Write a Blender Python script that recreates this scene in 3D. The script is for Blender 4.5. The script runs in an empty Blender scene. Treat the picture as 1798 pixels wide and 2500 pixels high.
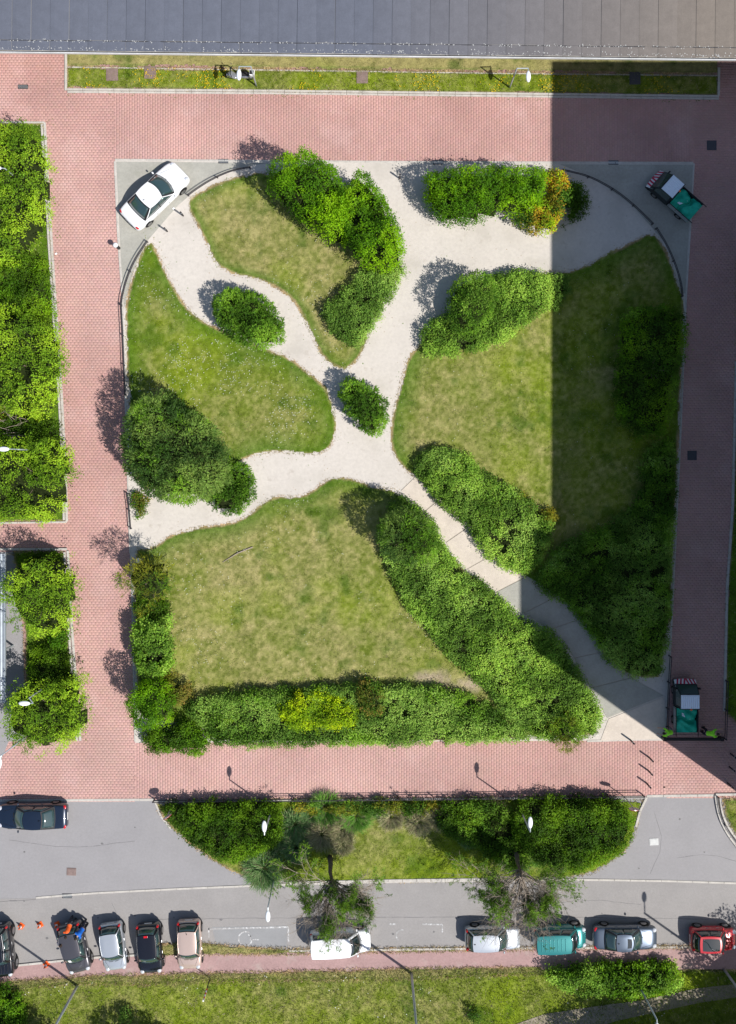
import bpy, math, random
import numpy as np
from mathutils import Vector, Matrix
rad = math.radians
sc = bpy.context.scene
col = sc.collection
# ---------------------------------------------------------------- camera, light, exposure
S = 38.0                                   # photo pixels per metre on the ground
F = 2300.0                                 # focal length in photo pixels
HC = F / S                                 # camera height
NX, NY = (890 - 899) / S, (1250 - 1130) / S
cd = bpy.data.cameras.new('camera'); cam = bpy.data.objects.new('camera', cd); col.objects.link(cam)
cam.location = (NX, NY, HC); cam.rotation_euler = (0, 0, 0)
cd.sensor_fit = 'VERTICAL'; cd.sensor_height = 24; cd.sensor_width = 24
cd.lens = 24 * F / 2500
cd.shift_x = 9 / 2500; cd.shift_y = -120 / 2500
cd.clip_end = 2000
sc.camera = cam
EL = rad(52); AZ = (0.817, -0.576)         # towards the sun
w = bpy.data.worlds.new('World'); sc.world = w; w.use_nodes = True
nt = w.node_tree; bg = nt.nodes['Background']
sky = nt.nodes.new('ShaderNodeTexSky'); sky.sky_type = 'NISHITA'; sky.sun_disc = False
sky.sun_elevation = EL; sky.sun_rotation = math.atan2(AZ[0], AZ[1])
nt.links.new(sky.outputs[0], bg.inputs[0]); bg.inputs[1].default_value = 0.10
sl = bpy.data.lights.new('sun', 'SUN'); sl.energy = 5.0; sl.angle = rad(0.5); sl.color = (1, .965, .91)
sun = bpy.data.objects.new('sun', sl); col.objects.link(sun)
sun.rotation_euler = Vector((-AZ[0] * math.cos(EL), -AZ[1] * math.cos(EL), -math.sin(EL))).to_track_quat('-Z', 'Y').to_euler()
sun.location = (30, -20, 60)
sc.view_settings.view_transform = 'Standard'; sc.view_settings.look = 'None'
sc.view_settings.exposure = 0.12; sc.view_settings.gamma = 1

# ---------------------------------------------------------------- helpers
def W(px, py, z=0.0):                      # point of the place that stands at this height over the map
    gx, gy = (px - 899) / S, (1250 - py) / S
    k = (HC - z) / HC
    return (NX + (gx - NX) * k, NY + (gy - NY) * k)
def D(pts, z=0.0, k=1.1024): return [W(x * k, y * k, z) for x, y in pts]
def P(pts, z=0.0): return [W(x, y, z) for x, y in pts]
rng = np.random.default_rng(7)
random.seed(5)
def hsh(ix, iy, seed):
    n = (ix.astype(np.int64) * 374761393 + iy.astype(np.int64) * 668265263 + seed * 144665) & 0xFFFFFFFF
    n = ((n ^ (n >> 13)) * 1274126177) & 0xFFFFFFFF
    return ((n ^ (n >> 16)) & 0xFFFF) / 65535.0
def vn(x, y, sc_, seed=0):
    x = np.asarray(x) / sc_; y = np.asarray(y) / sc_
    ix = np.floor(x); iy = np.floor(y); fx = x - ix; fy = y - iy
    fx = fx * fx * (3 - 2 * fx); fy = fy * fy * (3 - 2 * fy)
    a = hsh(ix, iy, seed); b = hsh(ix + 1, iy, seed); c = hsh(ix, iy + 1, seed); d = hsh(ix + 1, iy + 1, seed)
    return (a * (1 - fx) + b * fx) * (1 - fy) + (c * (1 - fx) + d * fx) * fy
def fbm(x, y, sc_, seed=0, o=4):
    s = 0; a = 1; t = 0
    for i in range(o):
        s = s + a * vn(x, y, sc_ / 2 ** i, seed + i * 17); t += a; a *= .55
    return s / t
def sdist(x, y, poly):                     # signed distance, positive inside
    P_ = np.array(poly); n = len(P_); best = np.full(x.shape, 1e9); ins = np.zeros(x.shape, bool)
    for i in range(n):
        a = P_[i]; b = P_[(i + 1) % n]; ab = b - a
        t = np.clip(((x - a[0]) * ab[0] + (y - a[1]) * ab[1]) / (ab @ ab + 1e-12), 0, 1)
        best = np.minimum(best, np.hypot(x - a[0] - t * ab[0], y - a[1] - t * ab[1]))
        c = (a[1] > y) != (b[1] > y)
        if abs(ab[1]) > 1e-12: ins ^= c & (x < ab[0] * (y - a[1]) / ab[1] + a[0])
    return np.where(ins, best, -best)
def smooth(poly, n=2):                     # corner cutting
    for _ in range(n):
        q = []
        for i in range(len(poly)):
            a = poly[i]; b = poly[(i + 1) % len(poly)]
            q += [(a[0] * .75 + b[0] * .25, a[1] * .75 + b[1] * .25), (a[0] * .25 + b[0] * .75, a[1] * .25 + b[1] * .75)]
        poly = q
    return poly
def smooth_line(p, n=2):
    for _ in range(n):
        q = [p[0]]
        for a, b in zip(p[:-1], p[1:]):
            q += [(a[0] * .75 + b[0] * .25, a[1] * .75 + b[1] * .25), (a[0] * .25 + b[0] * .75, a[1] * .25 + b[1] * .75)]
        p = q + [p[-1]]
    return p
def tag(o, label=None, cat=None, group=None, kind=None):
    if label: o['label'] = label
    if cat: o['category'] = cat
    if group: o['group'] = group
    if kind: o['kind'] = kind
    return o
def empty(name, loc=(0, 0, 0), rz=0, label=None, cat=None, group=None, kind=None):
    o = bpy.data.objects.new(name, None); col.objects.link(o); o.location = loc; o.rotation_euler = (0, 0, rz)
    o.empty_display_size = .2
    return tag(o, label, cat, group, kind)
def link(name, me, mat=None, parent=None, loc=None, rot=None, scale=None, smoothf=False):
    if mat is not None and len(me.materials) == 0: me.materials.append(mat)
    if smoothf:
        for p in me.polygons: p.use_smooth = True
    o = bpy.data.objects.new(name, me); col.objects.link(o)
    if parent: o.parent = parent
    if loc is not None: o.location = loc
    if rot is not None: o.rotation_euler = rot
    if scale is not None: o.scale = scale
    return o
def npmesh(name, V, Fc, C=None, domain='FACE', smoothf=False):
    V = np.asarray(V, dtype=np.float32); Fc = np.asarray(Fc, dtype=np.int32)
    me = bpy.data.meshes.new(name); k = Fc.shape[1]
    me.vertices.add(len(V)); me.vertices.foreach_set('co', V.ravel())
    me.loops.add(Fc.size); me.loops.foreach_set('vertex_index', Fc.ravel())
    me.polygons.add(len(Fc)); me.polygons.foreach_set('loop_start', np.arange(0, Fc.size, k, dtype=np.int32))
    if smoothf: me.polygons.foreach_set('use_smooth', np.ones(len(Fc), bool))
    me.update(calc_edges=True)
    if C is not None:
        C = np.clip(np.asarray(C, dtype=np.float32), 0, 1)
        at = me.attributes.new('col', 'FLOAT_COLOR', domain)
        at.data.foreach_set('color', np.concatenate([C, np.ones((len(C), 1), np.float32)], 1).ravel())
    return me
class MB:
    def __init__(s): s.v = []; s.f = []
    def box(s, x0, x1, y0, y1, z0, z1, M=None):
        b = len(s.v); q = [(x, y, z) for z in (z0, z1) for x, y in ((x0, y0), (x1, y0), (x1, y1), (x0, y1))]
        if M: q = [tuple(M @ Vector(p)) for p in q]
        s.v += q
        s.f += [tuple(b + i for i in f) for f in ((3, 2, 1, 0), (4, 5, 6, 7), (0, 1, 5, 4), (1, 2, 6, 5), (2, 3, 7, 6), (3, 0, 4, 7))]
        return s
    def tube(s, pts, r, n=8, cap=True):
        pts = [Vector(p) for p in pts]
        if not hasattr(r, '__len__'): r = [r] * len(pts)
        rings = []; up = None
        for i, p in enumerate(pts):
            d = (pts[min(i + 1, len(pts) - 1)] - pts[max(i - 1, 0)]).normalized()
            if up is None: up = Vector((0, 0, 1)) if abs(d.z) < .9 else Vector((1, 0, 0))
            a = d.cross(up).normalized(); b_ = a.cross(d).normalized(); up = b_
            base = len(s.v)
            for k in range(n):
                t = 2 * math.pi * k / n; s.v.append(tuple(p + (a * math.cos(t) + b_ * math.sin(t)) * r[i]))
            rings.append(base)
        for a, b_ in zip(rings[:-1], rings[1:]):
            for k in range(n): s.f.append((a + k, a + (k + 1) % n, b_ + (k + 1) % n, b_ + k))
        if cap: s.f.append(tuple(rings[0] + k for k in range(n - 1, -1, -1))); s.f.append(tuple(rings[-1] + k for k in range(n)))
        return s
    def prism(s, poly, z0, z1):
        b = len(s.v); n = len(poly)
        s.v += [(x, y, z0) for x, y in poly] + [(x, y, z1) for x, y in poly]
        s.f.append(tuple(b + n + i for i in range(n))); s.f.append(tuple(b + i for i in range(n - 1, -1, -1)))
        for i in range(n): s.f.append((b + i, b + (i + 1) % n, b + n + (i + 1) % n, b + n + i))
        return s
    def ball(s, c, r, nu=10, nv=6, zmin=-1):
        b = len(s.v); rx, ry, rz = r if hasattr(r, '__len__') else (r, r, r)
        for j in range(nv + 1):
            t = -math.pi / 2 + math.pi * j / nv; zz = max(math.sin(t), zmin); rr = math.cos(t)
            for i in range(nu):
                a = 2 * math.pi * i / nu; s.v.append((c[0] + rx * rr * math.cos(a), c[1] + ry * rr * math.sin(a), c[2] + rz * zz))
        for j in range(nv):
            for i in range(nu): s.f.append((b + j * nu + i, b + j * nu + (i + 1) % nu, b + (j + 1) * nu + (i + 1) % nu, b + (j + 1) * nu + i))
        return s
    def grid(s, fn, nu, nv):
        b = len(s.v)
        for j in range(nv + 1):
            for i in range(nu + 1): s.v.append(tuple(fn(i / nu, j / nv)))
        for j in range(nv):
            for i in range(nu):
                a = b + j * (nu + 1) + i; s.f.append((a, a + 1, a + nu + 2, a + nu + 1))
        return s
    def mesh(s, name):
        me = bpy.data.meshes.new(name); me.from_pydata(s.v, [], s.f); me.update(); return me
    def build(s, name, mat, parent=None, smoothf=False, bevel=0, sub=0, **k):
        o = link(name, s.mesh(name), mat, parent, smoothf=smoothf, **k)
        if bevel:
            m = o.modifiers.new('bevel', 'BEVEL'); m.width = bevel; m.segments = 2; m.limit_method = 'ANGLE'
        if sub:
            m = o.modifiers.new('sub', 'SUBSURF'); m.levels = sub; m.render_levels = sub
        return o
def ccw(poly):
    a = sum(p[0] * q[1] - q[0] * p[1] for p, q in zip(poly, poly[1:] + poly[:1]))
    return poly if a > 0 else poly[::-1]
def copy_tree(o, parent=None):
    c = o.copy(); col.objects.link(c)
    if parent: c.parent = parent
    for ch in o.children: copy_tree(ch, c)
    return c

def MAT(name, c=(.5, .5, .5), rough=.85, spec=.3, metal=0, coat=0, noise=None, bump=None, attr=False, transl=0, trans=0, emis=None, ao=None, objcol=False, blotch=None):
    m = bpy.data.materials.new(name); m.use_nodes = True; t = m.node_tree; b = t.nodes['Principled BSDF']
    b.inputs['Roughness'].default_value = rough; b.inputs['Metallic'].default_value = metal
    b.inputs['Specular IOR Level'].default_value = spec; b.inputs['Coat Weight'].default_value = coat
    b.inputs['Coat Roughness'].default_value = .04
    b.inputs['Transmission Weight'].default_value = trans
    L = t.links.new; N = t.nodes.new
    tc = N('ShaderNodeTexCoord'); pos = N('ShaderNodeNewGeometry').outputs['Position']
    if attr:
        a = N('ShaderNodeAttribute'); a.attribute_name = 'col'; out = a.outputs['Color']
    elif objcol: out = N('ShaderNodeObjectInfo').outputs['Color']
    else:
        r = N('ShaderNodeRGB'); r.outputs[0].default_value = (*c, 1); out = r.outputs[0]
    for nz in (noise or []):
        n = N('ShaderNodeTexNoise'); n.inputs['Scale'].default_value = nz[0]; n.inputs['Detail'].default_value = 5; n.inputs['Roughness'].default_value = .65
        L(pos, n.inputs['Vector'])
        mr = N('ShaderNodeMapRange'); mr.inputs[1].default_value = .3; mr.inputs[2].default_value = .7
        mr.inputs[3].default_value = 1 - nz[1]; mr.inputs[4].default_value = 1 + nz[1]; L(n.outputs[0], mr.inputs[0])
        v = N('ShaderNodeVectorMath'); v.operation = 'SCALE'; L(out, v.inputs[0]); L(mr.outputs[0], v.inputs['Scale']); out = v.outputs[0]
    for bl in (blotch or []):              # (scale, lo, hi, colour, amount)
        n = N('ShaderNodeTexNoise'); n.inputs['Scale'].default_value = bl[0]; n.inputs['Detail'].default_value = 6; n.inputs['Roughness'].default_value = .6
        L(pos, n.inputs['Vector'])
        mr = N('ShaderNodeMapRange'); mr.inputs[1].default_value = bl[1]; mr.inputs[2].default_value = bl[2]; mr.inputs[4].default_value = bl[4]; L(n.outputs[0], mr.inputs[0])
        mx = N('ShaderNodeMix'); mx.data_type = 'RGBA'; L(mr.outputs[0], mx.inputs[0]); L(out, mx.inputs[6]); mx.inputs[7].default_value = (*bl[3], 1); out = mx.outputs[2]
    L(out, b.inputs['Base Color'])
    if bump:
        n = N('ShaderNodeTexNoise'); n.inputs['Scale'].default_value = bump[0]; n.inputs['Detail'].default_value = 4; L(pos, n.inputs['Vector'])
        bp = N('ShaderNodeBump'); bp.inputs['Strength'].default_value = bump[1]; bp.inputs['Distance'].default_value = bump[2] if len(bump) > 2 else .02
        L(n.outputs[0], bp.inputs['Height']); L(bp.outputs[0], b.inputs['Normal'])
    if transl:
        tr = N('ShaderNodeBsdfTranslucent'); L(out, tr.inputs[0]); ms = N('ShaderNodeMixShader'); ms.inputs[0].default_value = transl
        L(b.outputs[0], ms.inputs[1]); L(tr.outputs[0], ms.inputs[2]); L(ms.outputs[0], t.nodes['Material Output'].inputs[0])
    return m

# ---------------------------------------------------------------- materials
m_soil = MAT('soil', (.20, .15, .10), noise=[(3, .3), (30, .25)], bump=(20, .6))
m_joint = MAT('joint_sand', (.37, .225, .21), noise=[(8, .2)])
m_paver = MAT('paver', attr=True, rough=.85, noise=[(.35, .07), (40, .10)], bump=(60, .25, .01), blotch=[(.28, .54, .75, (.62, .44, .42), .45), (1.3, .60, .8, (.30, .18, .17), .4), (.16, .55, .7, (.42, .30, .25), .35), (4, .70, .8, (.14, .10, .09), .5)])
m_asph = MAT('asphalt', (.285, .275, .28), rough=.9, noise=[(.5, .05), (6, .05), (70, .14)], bump=(120, .4, .01), blotch=[(.22, .58, .8, (.33, .32, .31), .5), (2.2, .68, .85, (.17, .16, .165), .5)])
m_asph2 = MAT('road_asphalt', (.285, .27, .262), rough=.9, noise=[(.6, .06), (7, .06), (70, .15)], bump=(120, .4, .01), blotch=[(.5, .6, .8, (.35, .33, .315), .5), (1.6, .66, .85, (.18, .165, .155), .5)])
m_patch = MAT('asphalt_patch', (.268, .268, .272), rough=.9, noise=[(1, .06), (60, .12)])
m_sand = MAT('path_gravel', (.56, .515, .465), rough=.95, noise=[(.7, .05), (5, .07), (45, .10)], bump=(50, .4, .015), blotch=[(.35, .50, .68, (.42, .385, .34), .65), (1.7, .60, .76, (.36, .31, .26), .6), (5, .66, .78, (.40, .35, .28), .5)])
m_slab = MAT('path_concrete', (.56, .49, .42), rough=.9, noise=[(.9, .08), (6, .07), (60, .08)], bump=(60, .2, .01), blotch=[(1.1, .6, .8, (.47, .41, .35), .5)])
m_conc = MAT('concrete', (.36, .35, .31), rough=.9, noise=[(.8, .10), (7, .09), (60, .12)], bump=(70, .35, .01), blotch=[(.9, .56, .8, (.26, .26, .20), .6), (3, .62, .8, (.46, .44, .40), .4)])
m_kerb = MAT('kerb_concrete', (.48, .45, .41), rough=.9, noise=[(2.5, .14), (30, .12)], bump=(60, .3, .01))
m_lawn = MAT('lawn', attr=True, rough=.95, spec=.1, noise=[(9, .16), (45, .22)], bump=(30, 1, .05), blotch=[(14, .58, .75, (.05, .09, .02), .35), (22, .62, .8, (.36, .32, .15), .25)])
m_blade = MAT('grass_blade', attr=True, rough=.7, spec=.2, transl=.3)
m_leaf = MAT('leaf', attr=True, rough=.6, spec=.18, transl=.34)
m_core = MAT('dark_core', (.022, .030, .010), rough=1, spec=0, noise=[(6, .4)])  # near-black colour stands in for the shade deep between leaves
m_bark = MAT('bark', (.16, .12, .09), rough=.95, noise=[(9, .3)], bump=(25, .7))
m_twig = MAT('grey_twig', (.30, .25, .20), rough=.95, noise=[(9, .25)])
m_footp = MAT('footpath_red', (.36, .235, .225), rough=.95, noise=[(.8, .1), (9, .12), (60, .14)], bump=(70, .4, .01), blotch=[(.9, .55, .78, (.42, .36, .32), .7)])
m_roof = MAT('roof_membrane', objcol=True, rough=.9, noise=[(1.6, .08), (12, .08), (90, .10)], bump=(60, .35, .01))
m_white = MAT('white_paint', (.78, .78, .78), rough=.5)
m_wall = MAT('wall_render', (.48, .46, .43), rough=.9, noise=[(1, .08)])
m_black = MAT('black_metal', (.012, .012, .014), rough=.5)
m_rust = MAT('rail_metal', (.045, .04, .045), rough=.6)
m_steel = MAT('galvanised', (.42, .46, .48), rough=.4, metal=.5)
m_lampw = MAT('lamp_cover', (.80, .82, .84), rough=.25)
m_manh = MAT('manhole_rust', (.22, .16, .145), rough=.8, noise=[(4, .2), (40, .2)], bump=(50, .6, .02))
m_manhg = MAT('manhole_grey', (.07, .07, .08), rough=.8, noise=[(20, .2)])
m_manhw = MAT('manhole_pale', (.55, .55, .54), rough=.8, noise=[(5, .12)])
m_grate = MAT('grate_iron', (.04, .035, .035), rough=.6)
m_line = MAT('road_paint', (.62, .62, .62), rough=.8, noise=[(8, .2)], blotch=[(7, .38, .52, (.30, .29, .285), .92)])
m_orange = MAT('cone_orange', (.85, .13, .02), rough=.5)
m_red = MAT('red', (.60, .02, .03), rough=.35, coat=.5)
m_glass = MAT('car_glass', (.012, .02, .022), rough=.03, spec=.9, coat=1)
m_glassg = MAT('car_glass_green', (.03, .06, .06), rough=.04, spec=.9, coat=1)
m_tyre = MAT('tyre', (.012, .012, .012), rough=.9)
m_rim = MAT('rim', (.35, .35, .36), rough=.3, metal=.9)
m_trim = MAT('trim', (.02, .02, .022), rough=.6)
m_tail = MAT('tail_light', (.55, .01, .015), rough=.1, coat=1)
m_head = MAT('head_light', (.7, .72, .75), rough=.05, coat=1, metal=.3)
m_plate = MAT('number_plate', (.7, .7, .68), rough=.4)
m_flowy = MAT('flower_yellow', (.80, .55, .01), rough=.7, transl=.2)
m_floww = MAT('flower_white', (.75, .75, .68), rough=.7, transl=.2)
# ---------------------------------------------------------------- ground sheets
def sheet(name, poly, z, mat, label=None, th=.02, parent=None):
    poly = ccw(poly); o = MB().prism(poly, z - th, z).build(name, mat, parent)
    if not parent: tag(o, label, kind='structure')
    return o
g = MB().prism([(-400, -400), (400, -400), (400, 400), (-400, 400)], -1.0, -.06).build('ground', MAT('field', (.12, .15, .05), rough=.95, noise=[(.2, .2), (4, .25)])); tag(g, kind='structure')

STRIP = [(147, 60), (1593, 60), (1590, 215), (147, 199)]
BED1 = [(-250, 272), (100, 272), (110, 450), (122, 640), (138, 880), (146, 1030), (149, 1155), (-250, 1158)]
BED2 = [(-250, 1217), (150, 1217), (160, 1400), (172, 1560), (178, 1640), (120, 1642), (40, 1642), (-250, 1640)]
BEDR = [(1631, 560), (1850, 560), (1850, 1620), (1640, 1612), (1604, 1575), (1610, 1300), (1622, 1130), (1630, 800)]
BEDBR = [(1583, 1762), (1800, 1757), (1800, 1960), (1680, 1920), (1632, 1878), (1608, 1843), (1590, 1803)]
BLOCK = [(255, 355), (1537, 362), (1528, 520), (1520, 650), (1507, 970), (1482, 1500), (1472, 1640), (1300, 1640), (300, 1645), (285, 1100), (272, 660)]
ISLAND = [(342, 1772), (1432, 1763), (1415, 1800), (1405, 1860), (1370, 1900), (1290, 1945), (1100, 1950), (1000, 1950), (640, 1957), (540, 1945), (450, 1890), (400, 1850), (360, 1810)]

sheet('brick_road', D([(-300, -400), (1950, -400), (1950, 1762), (1583, 1762), (1425, 1763), (342, 1771), (-300, 1773)]), 0.0, m_joint)
sheet('asphalt_yard', D([(-300, 1773), (342, 1771), (1425, 1763), (1583, 1762), (1950, 1760), (1950, 2000), (-300, 2000)]), 0.0, m_asph)
KLINE = [(80, 1988), (200, 1978), (400, 1968), (640, 1958), (860, 1953), (1080, 1950), (1300, 1948), (1480, 1951), (1640, 1956), (1950, 1962)]
sheet('road', D([(-300, 1996), (80, 1989)] + KLINE[1:] + [(1950, 2115), (1631, 2099), (1043, 2099), (545, 2106), (200, 2120), (50, 2136), (-300, 2160)]), 0.006, m_asph2)
sheet('road_patch', D([(470, 2053), (636, 2050), (636, 2096), (480, 2096)]), .010, m_patch)
sheet('road_patch', D([(1030, 2050), (1080, 2049), (1080, 2075), (1030, 2076)]), .010, m_patch)
sheet('footpath', D([(-300, 2158), (0, 2141), (200, 2122), (545, 2108), (1043, 2101), (1631, 2100), (1950, 2100), (1950, 2146), (1631, 2146), (1043, 2147), (545, 2159), (200, 2164), (0, 2182), (-300, 2190)]), .03, m_footp, th=.05)
sheet('park_ground', D(BLOCK), .02, m_sand, th=.05)

# pavers: too small to pick apart singly in the photo, yet each its own raised block
def pavers(zone, excl, a, b):
    """a = size along x, b = size along y; running bond with rows across the short side"""
    zone = np.array(zone); x0, y0 = zone.min(0); x1, y1 = zone.max(0)
    x0 = max(x0, -26.5); x1 = min(x1, 26.5); y1 = min(y1, 33); y0 = max(y0, -33)
    nx = int((x1 - x0) / a) + 1; ny = int((y1 - y0) / b) + 1
    I, J = np.meshgrid(np.arange(nx), np.arange(ny))
    X = x0 + I * a; Y = y0 + J * b
    if a > b: X = X + (J % 2) * a / 2
    else: Y = Y + (I % 2) * b / 2
    X = X.ravel(); Y = Y.ravel(); m = sdist(X, Y, zone) > 0
    for e in excl: m &= sdist(X, Y, e) < .12
    X = X[m]; Y = Y[m]; n = len(X)
    hx = a / 2 - .006; hy = b / 2 - .006
    h = .0035 + rng.random(n) * .0015
    cz = []
    for sx, sy, q, zz in [(-1, -1, 1, 0), (1, -1, 1, 0), (1, 1, 1, 0), (-1, 1, 1, 0), (-1, -1, .975, 1), (1, -1, .975, 1), (1, 1, .975, 1), (-1, 1, .975, 1)]:
        cz.append(np.stack([X + sx * hx * q, Y + sy * hy * q, h if zz else np.full(n, .0005)], 1))
    V = np.stack(cz, 1).reshape(-1, 3)
    fs = np.array([[4, 5, 6, 7], [0, 1, 5, 4], [1, 2, 6, 5], [2, 3, 7, 6], [3, 0, 4, 7]])
    Fc = (np.arange(n)[:, None, None] * 8 + fs[None]).reshape(-1, 4)
    base = np.array([.470, .278, .246]); r = rng.random(n)
    c = base[None] * (1 + (r[:, None] - .5) * .075) * (1 + (fbm(X, Y, 3, 3)[:, None] - .5) * .35) * (1 + (fbm(X, Y, 14, 8, 2)[:, None] - .5) * np.array([.25, .4, .4]))
    c = c * (1 + (rng.random((n, 3)) - .5) * .05)
    return V, Fc, np.repeat(c, 5, 0)
ex = [D(STRIP), D(BED1), D(BED2), D(BEDR), D(BLOCK)]
zones = [(D([(-60, 60), (255, 60), (255, 355), (272, 660), (285, 1100), (300, 1645), (300, 1773), (-60, 1773)]), .245, .165),
         (D([(255, 120), (1537, 120), (1537, 362), (255, 356)]), .165, .245),
         (D([(1537, 120), (1720, 120), (1720, 1765), (1472, 1765), (1472, 1640), (1482, 1500), (1507, 970), (1520, 650)]), .245, .165),
         (D([(300, 1640), (1472, 1640), (1472, 1762), (300, 1771)]), .165, .245)]
Vs = []; Fs = []; Cs = []; off = 0
for zn, a, b in zones:
    v, f, c = pavers(zn, ex, a, b); Vs.append(v); Fs.append(f + off); Cs.append(c); off += len(v)
pv = link('pavers', npmesh('pavers', np.concatenate(Vs), np.concatenate(Fs), np.concatenate(Cs)), m_paver)
pv['kind'] = 'stuff'; pv.parent = bpy.data.objects['brick_road']

# ---------------------------------------------------------------- kerbs
def stone_mesh(L, w_, h, bev=.012):
    mb = MB(); b = bev
    mb.v = [(-L/2, -w_/2, -.15), (L/2, -w_/2, -.15), (L/2, w_/2, -.15), (-L/2, w_/2, -.15), (-L/2, -w_/2, h - b), (L/2, -w_/2, h - b), (L/2, w_/2, h - b), (-L/2, w_/2, h - b),
            (-L/2 + b, -w_/2 + b, h), (L/2 - b, -w_/2 + b, h), (L/2 - b, w_/2 - b, h), (-L/2 + b, w_/2 - b, h)]
    mb.f = [(0, 1, 5, 4), (1, 2, 6, 5), (2, 3, 7, 6), (3, 0, 4, 7), (4, 5, 9, 8), (5, 6, 10, 9), (6, 7, 11, 10), (7, 4, 8, 11), (8, 9, 10, 11)]
    return mb.mesh('kerb_stone')
stones = {}
def kerb(pts, wd=.16, h=.10, root=None, L=1.0, mat=None):
    key = (round(wd, 2), round(h, 2), round(L, 2), (mat or m_kerb).name)
    if key not in stones: stones[key] = stone_mesh(L - .015, wd, h); stones[key].materials.append(mat or m_kerb)
    me = stones[key]
    # walk along the line
    pts = [Vector((p[0], p[1], 0)) for p in pts]; seg = []
    tot = sum((b - a).length for a, b in zip(pts[:-1], pts[1:])); n = max(1, round(tot / L)); st = tot / n
    def at(s_):
        for a, b in zip(pts[:-1], pts[1:]):
            l = (b - a).length
            if s_ <= l + 1e-6: return a + (b - a) * (s_ / l)
            s_ -= l
        return pts[-1]
    for i in range(n):
        a = at(i * st); b = at((i + 1) * st - 1e-4); c = (a + b) / 2
        if abs(c.x) > 27 or abs(c.y) > 36: continue
        link('kerb_stone', me, None, root, (c.x, c.y, random.uniform(-.006, .006)), (0, 0, math.atan2(b.y - a.y, b.x - a.x) + random.uniform(-.004, .004)), ((b - a).length / (L), 1, 1))
def kroot(): return empty('kerb', kind='structure')
r = kroot(); kerb(D([(147, 120), (147, 201)]), root=r); kerb(D([(150, 199), (600, 202), (1100, 208), (1592, 214)]), .13, .12, r); kerb(D([(150, 204), (600, 207), (1100, 213), (1592, 219)]), .12, .07, r); kerb(D([(1592, 150), (1591, 212)]), root=r)
kerb(D([(150, 149), (1100, 163), (1590, 168)]), .08, .05, r)
r = kroot(); kerb(D([(-60, 271), (100, 272)]), .12, .1, r)
kerb(D([(100, 272), (110, 450), (122, 640), (138, 880), (146, 1030), (149, 1155)]), .15, .11, r); kerb(D([(94, 276), (104, 450), (116, 640), (132, 880), (140, 1030), (143, 1152)]), .13, .14, r); kerb(D([(-60, 1159), (149, 1156)]), .12, .1, r)
r = kroot(); kerb(D([(-60, 1216), (150, 1216)]), .15, .14, r); kerb(D([(151, 1219), (161, 1400), (173, 1560), (179, 1640)]), .15, .11, r); kerb(D([(144, 1222), (154, 1400), (166, 1560), (172, 1640)]), .13, .14, r)
r = kroot(); kerb(D([(1630, 800), (1622, 1130), (1610, 1300), (1604, 1575)]), .15, .12, r)
r = kroot(); kerb(D(smooth_line([(1584, 1760), (1590, 1803), (1608, 1843), (1640, 1885)])), .15, .12, r, .6); kerb(D(smooth_line([(1592, 1766), (1598, 1803), (1616, 1840), (1650, 1880)])), .12, .15, r, .6); kerb(D([(1584, 1759), (1700, 1757)]), .15, .1, r)
r = kroot(); kerb(D([(255, 354), (900, 359), (1536, 361)]), .14, .035, r); kerb(D([(255, 357), (262, 520), (272, 660)]), .14, .035, r); kerb(D([(272, 662), (285, 1100), (289, 1225)]), .12, .05, r); kerb(D([(292, 1240), (300, 1642)]), .12, .05, r)
kerb(D([(1537, 362), (1528, 520), (1520, 650), (1507, 970), (1482, 1500), (1472, 1640)]), .12, .04, r); kerb(D([(1300, 1641), (1472, 1636)]), .14, .035, r)
r = kroot(); kerb(D([(-60, 1773), (342, 1771)]), .16, .03, r); kerb(D([(1432, 1763), (1583, 1761)]), .16, .03, r); kerb(D([(344, 1775), (1430, 1765)]), .12, .10, r); kerb(D([(1432, 1765), (1415, 1800), (1408, 1830)]), .14, .1, r); kerb(D([(343, 1773), (358, 1810), (380, 1835)]), .12, .08, r)
r = kroot(); kerb(D(KLINE), .13, .035, r); kerb(D([(640, 1955), (860, 1950), (1080, 1947)]), .22, .10, r, .9)
r = kroot(); kerb(D([(-60, 2146), (50, 2136), (200, 2120), (345, 2112)]), .14, .08, r, .9); kerb(D([(640, 2105), (1043, 2100), (1631, 2096), (1700, 2096)]), .14, .07, r, .9)

# ---------------------------------------------------------------- concrete corners and slabs
NWC = [(258, 358), (600, 361), (560, 366), (520, 377), (480, 392), (430, 425), (395, 455), (330, 530), (303, 582), (286, 640), (274, 690), (266, 520)]
NEC = [(1240, 364), (1535, 365), (1525, 520), (1518, 650), (1508, 650), (1498, 590), (1478, 545), (1445, 505), (1400, 455), (1340, 412), (1290, 384)]
sheet('concrete_corner', D(NWC), .028, m_conc)
sheet('concrete_corner', D(NEC), .028, m_conc)
Lb = smooth_line([(888, 1086), (985, 1190), (1010, 1245), (1090, 1300), (1150, 1355), (1238, 1400), (1290, 1490), (1345, 1590)], 2)
Rb = smooth_line([(925, 1050), (1000, 1120), (1050, 1165), (1085, 1225), (1178, 1282), (1268, 1335), (1318, 1405), (1375, 1490), (1470, 1540)], 2)
def at_line(l, t):
    p = np.array(l); s_ = np.r_[0, np.cumsum(np.hypot(*np.diff(p, axis=0).T))]; s_ /= s_[-1]
    return (float(np.interp(t, s_, p[:, 0])), float(np.interp(t, s_, p[:, 1])))
slabs = empty('slab_path', kind='structure')
MB().prism(ccw(D([at_line(Lb, t) for t in np.linspace(0, 1, 14)] + [at_line(Rb, t) for t in np.linspace(1, 0, 14)])), 0, .026).build('slab_bed', MAT('slab_joint', (.36, .32, .27), rough=.95), slabs)
ts = [0, .1, .22, .33, .45, .56, .66, .78, .89, 1]
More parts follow.
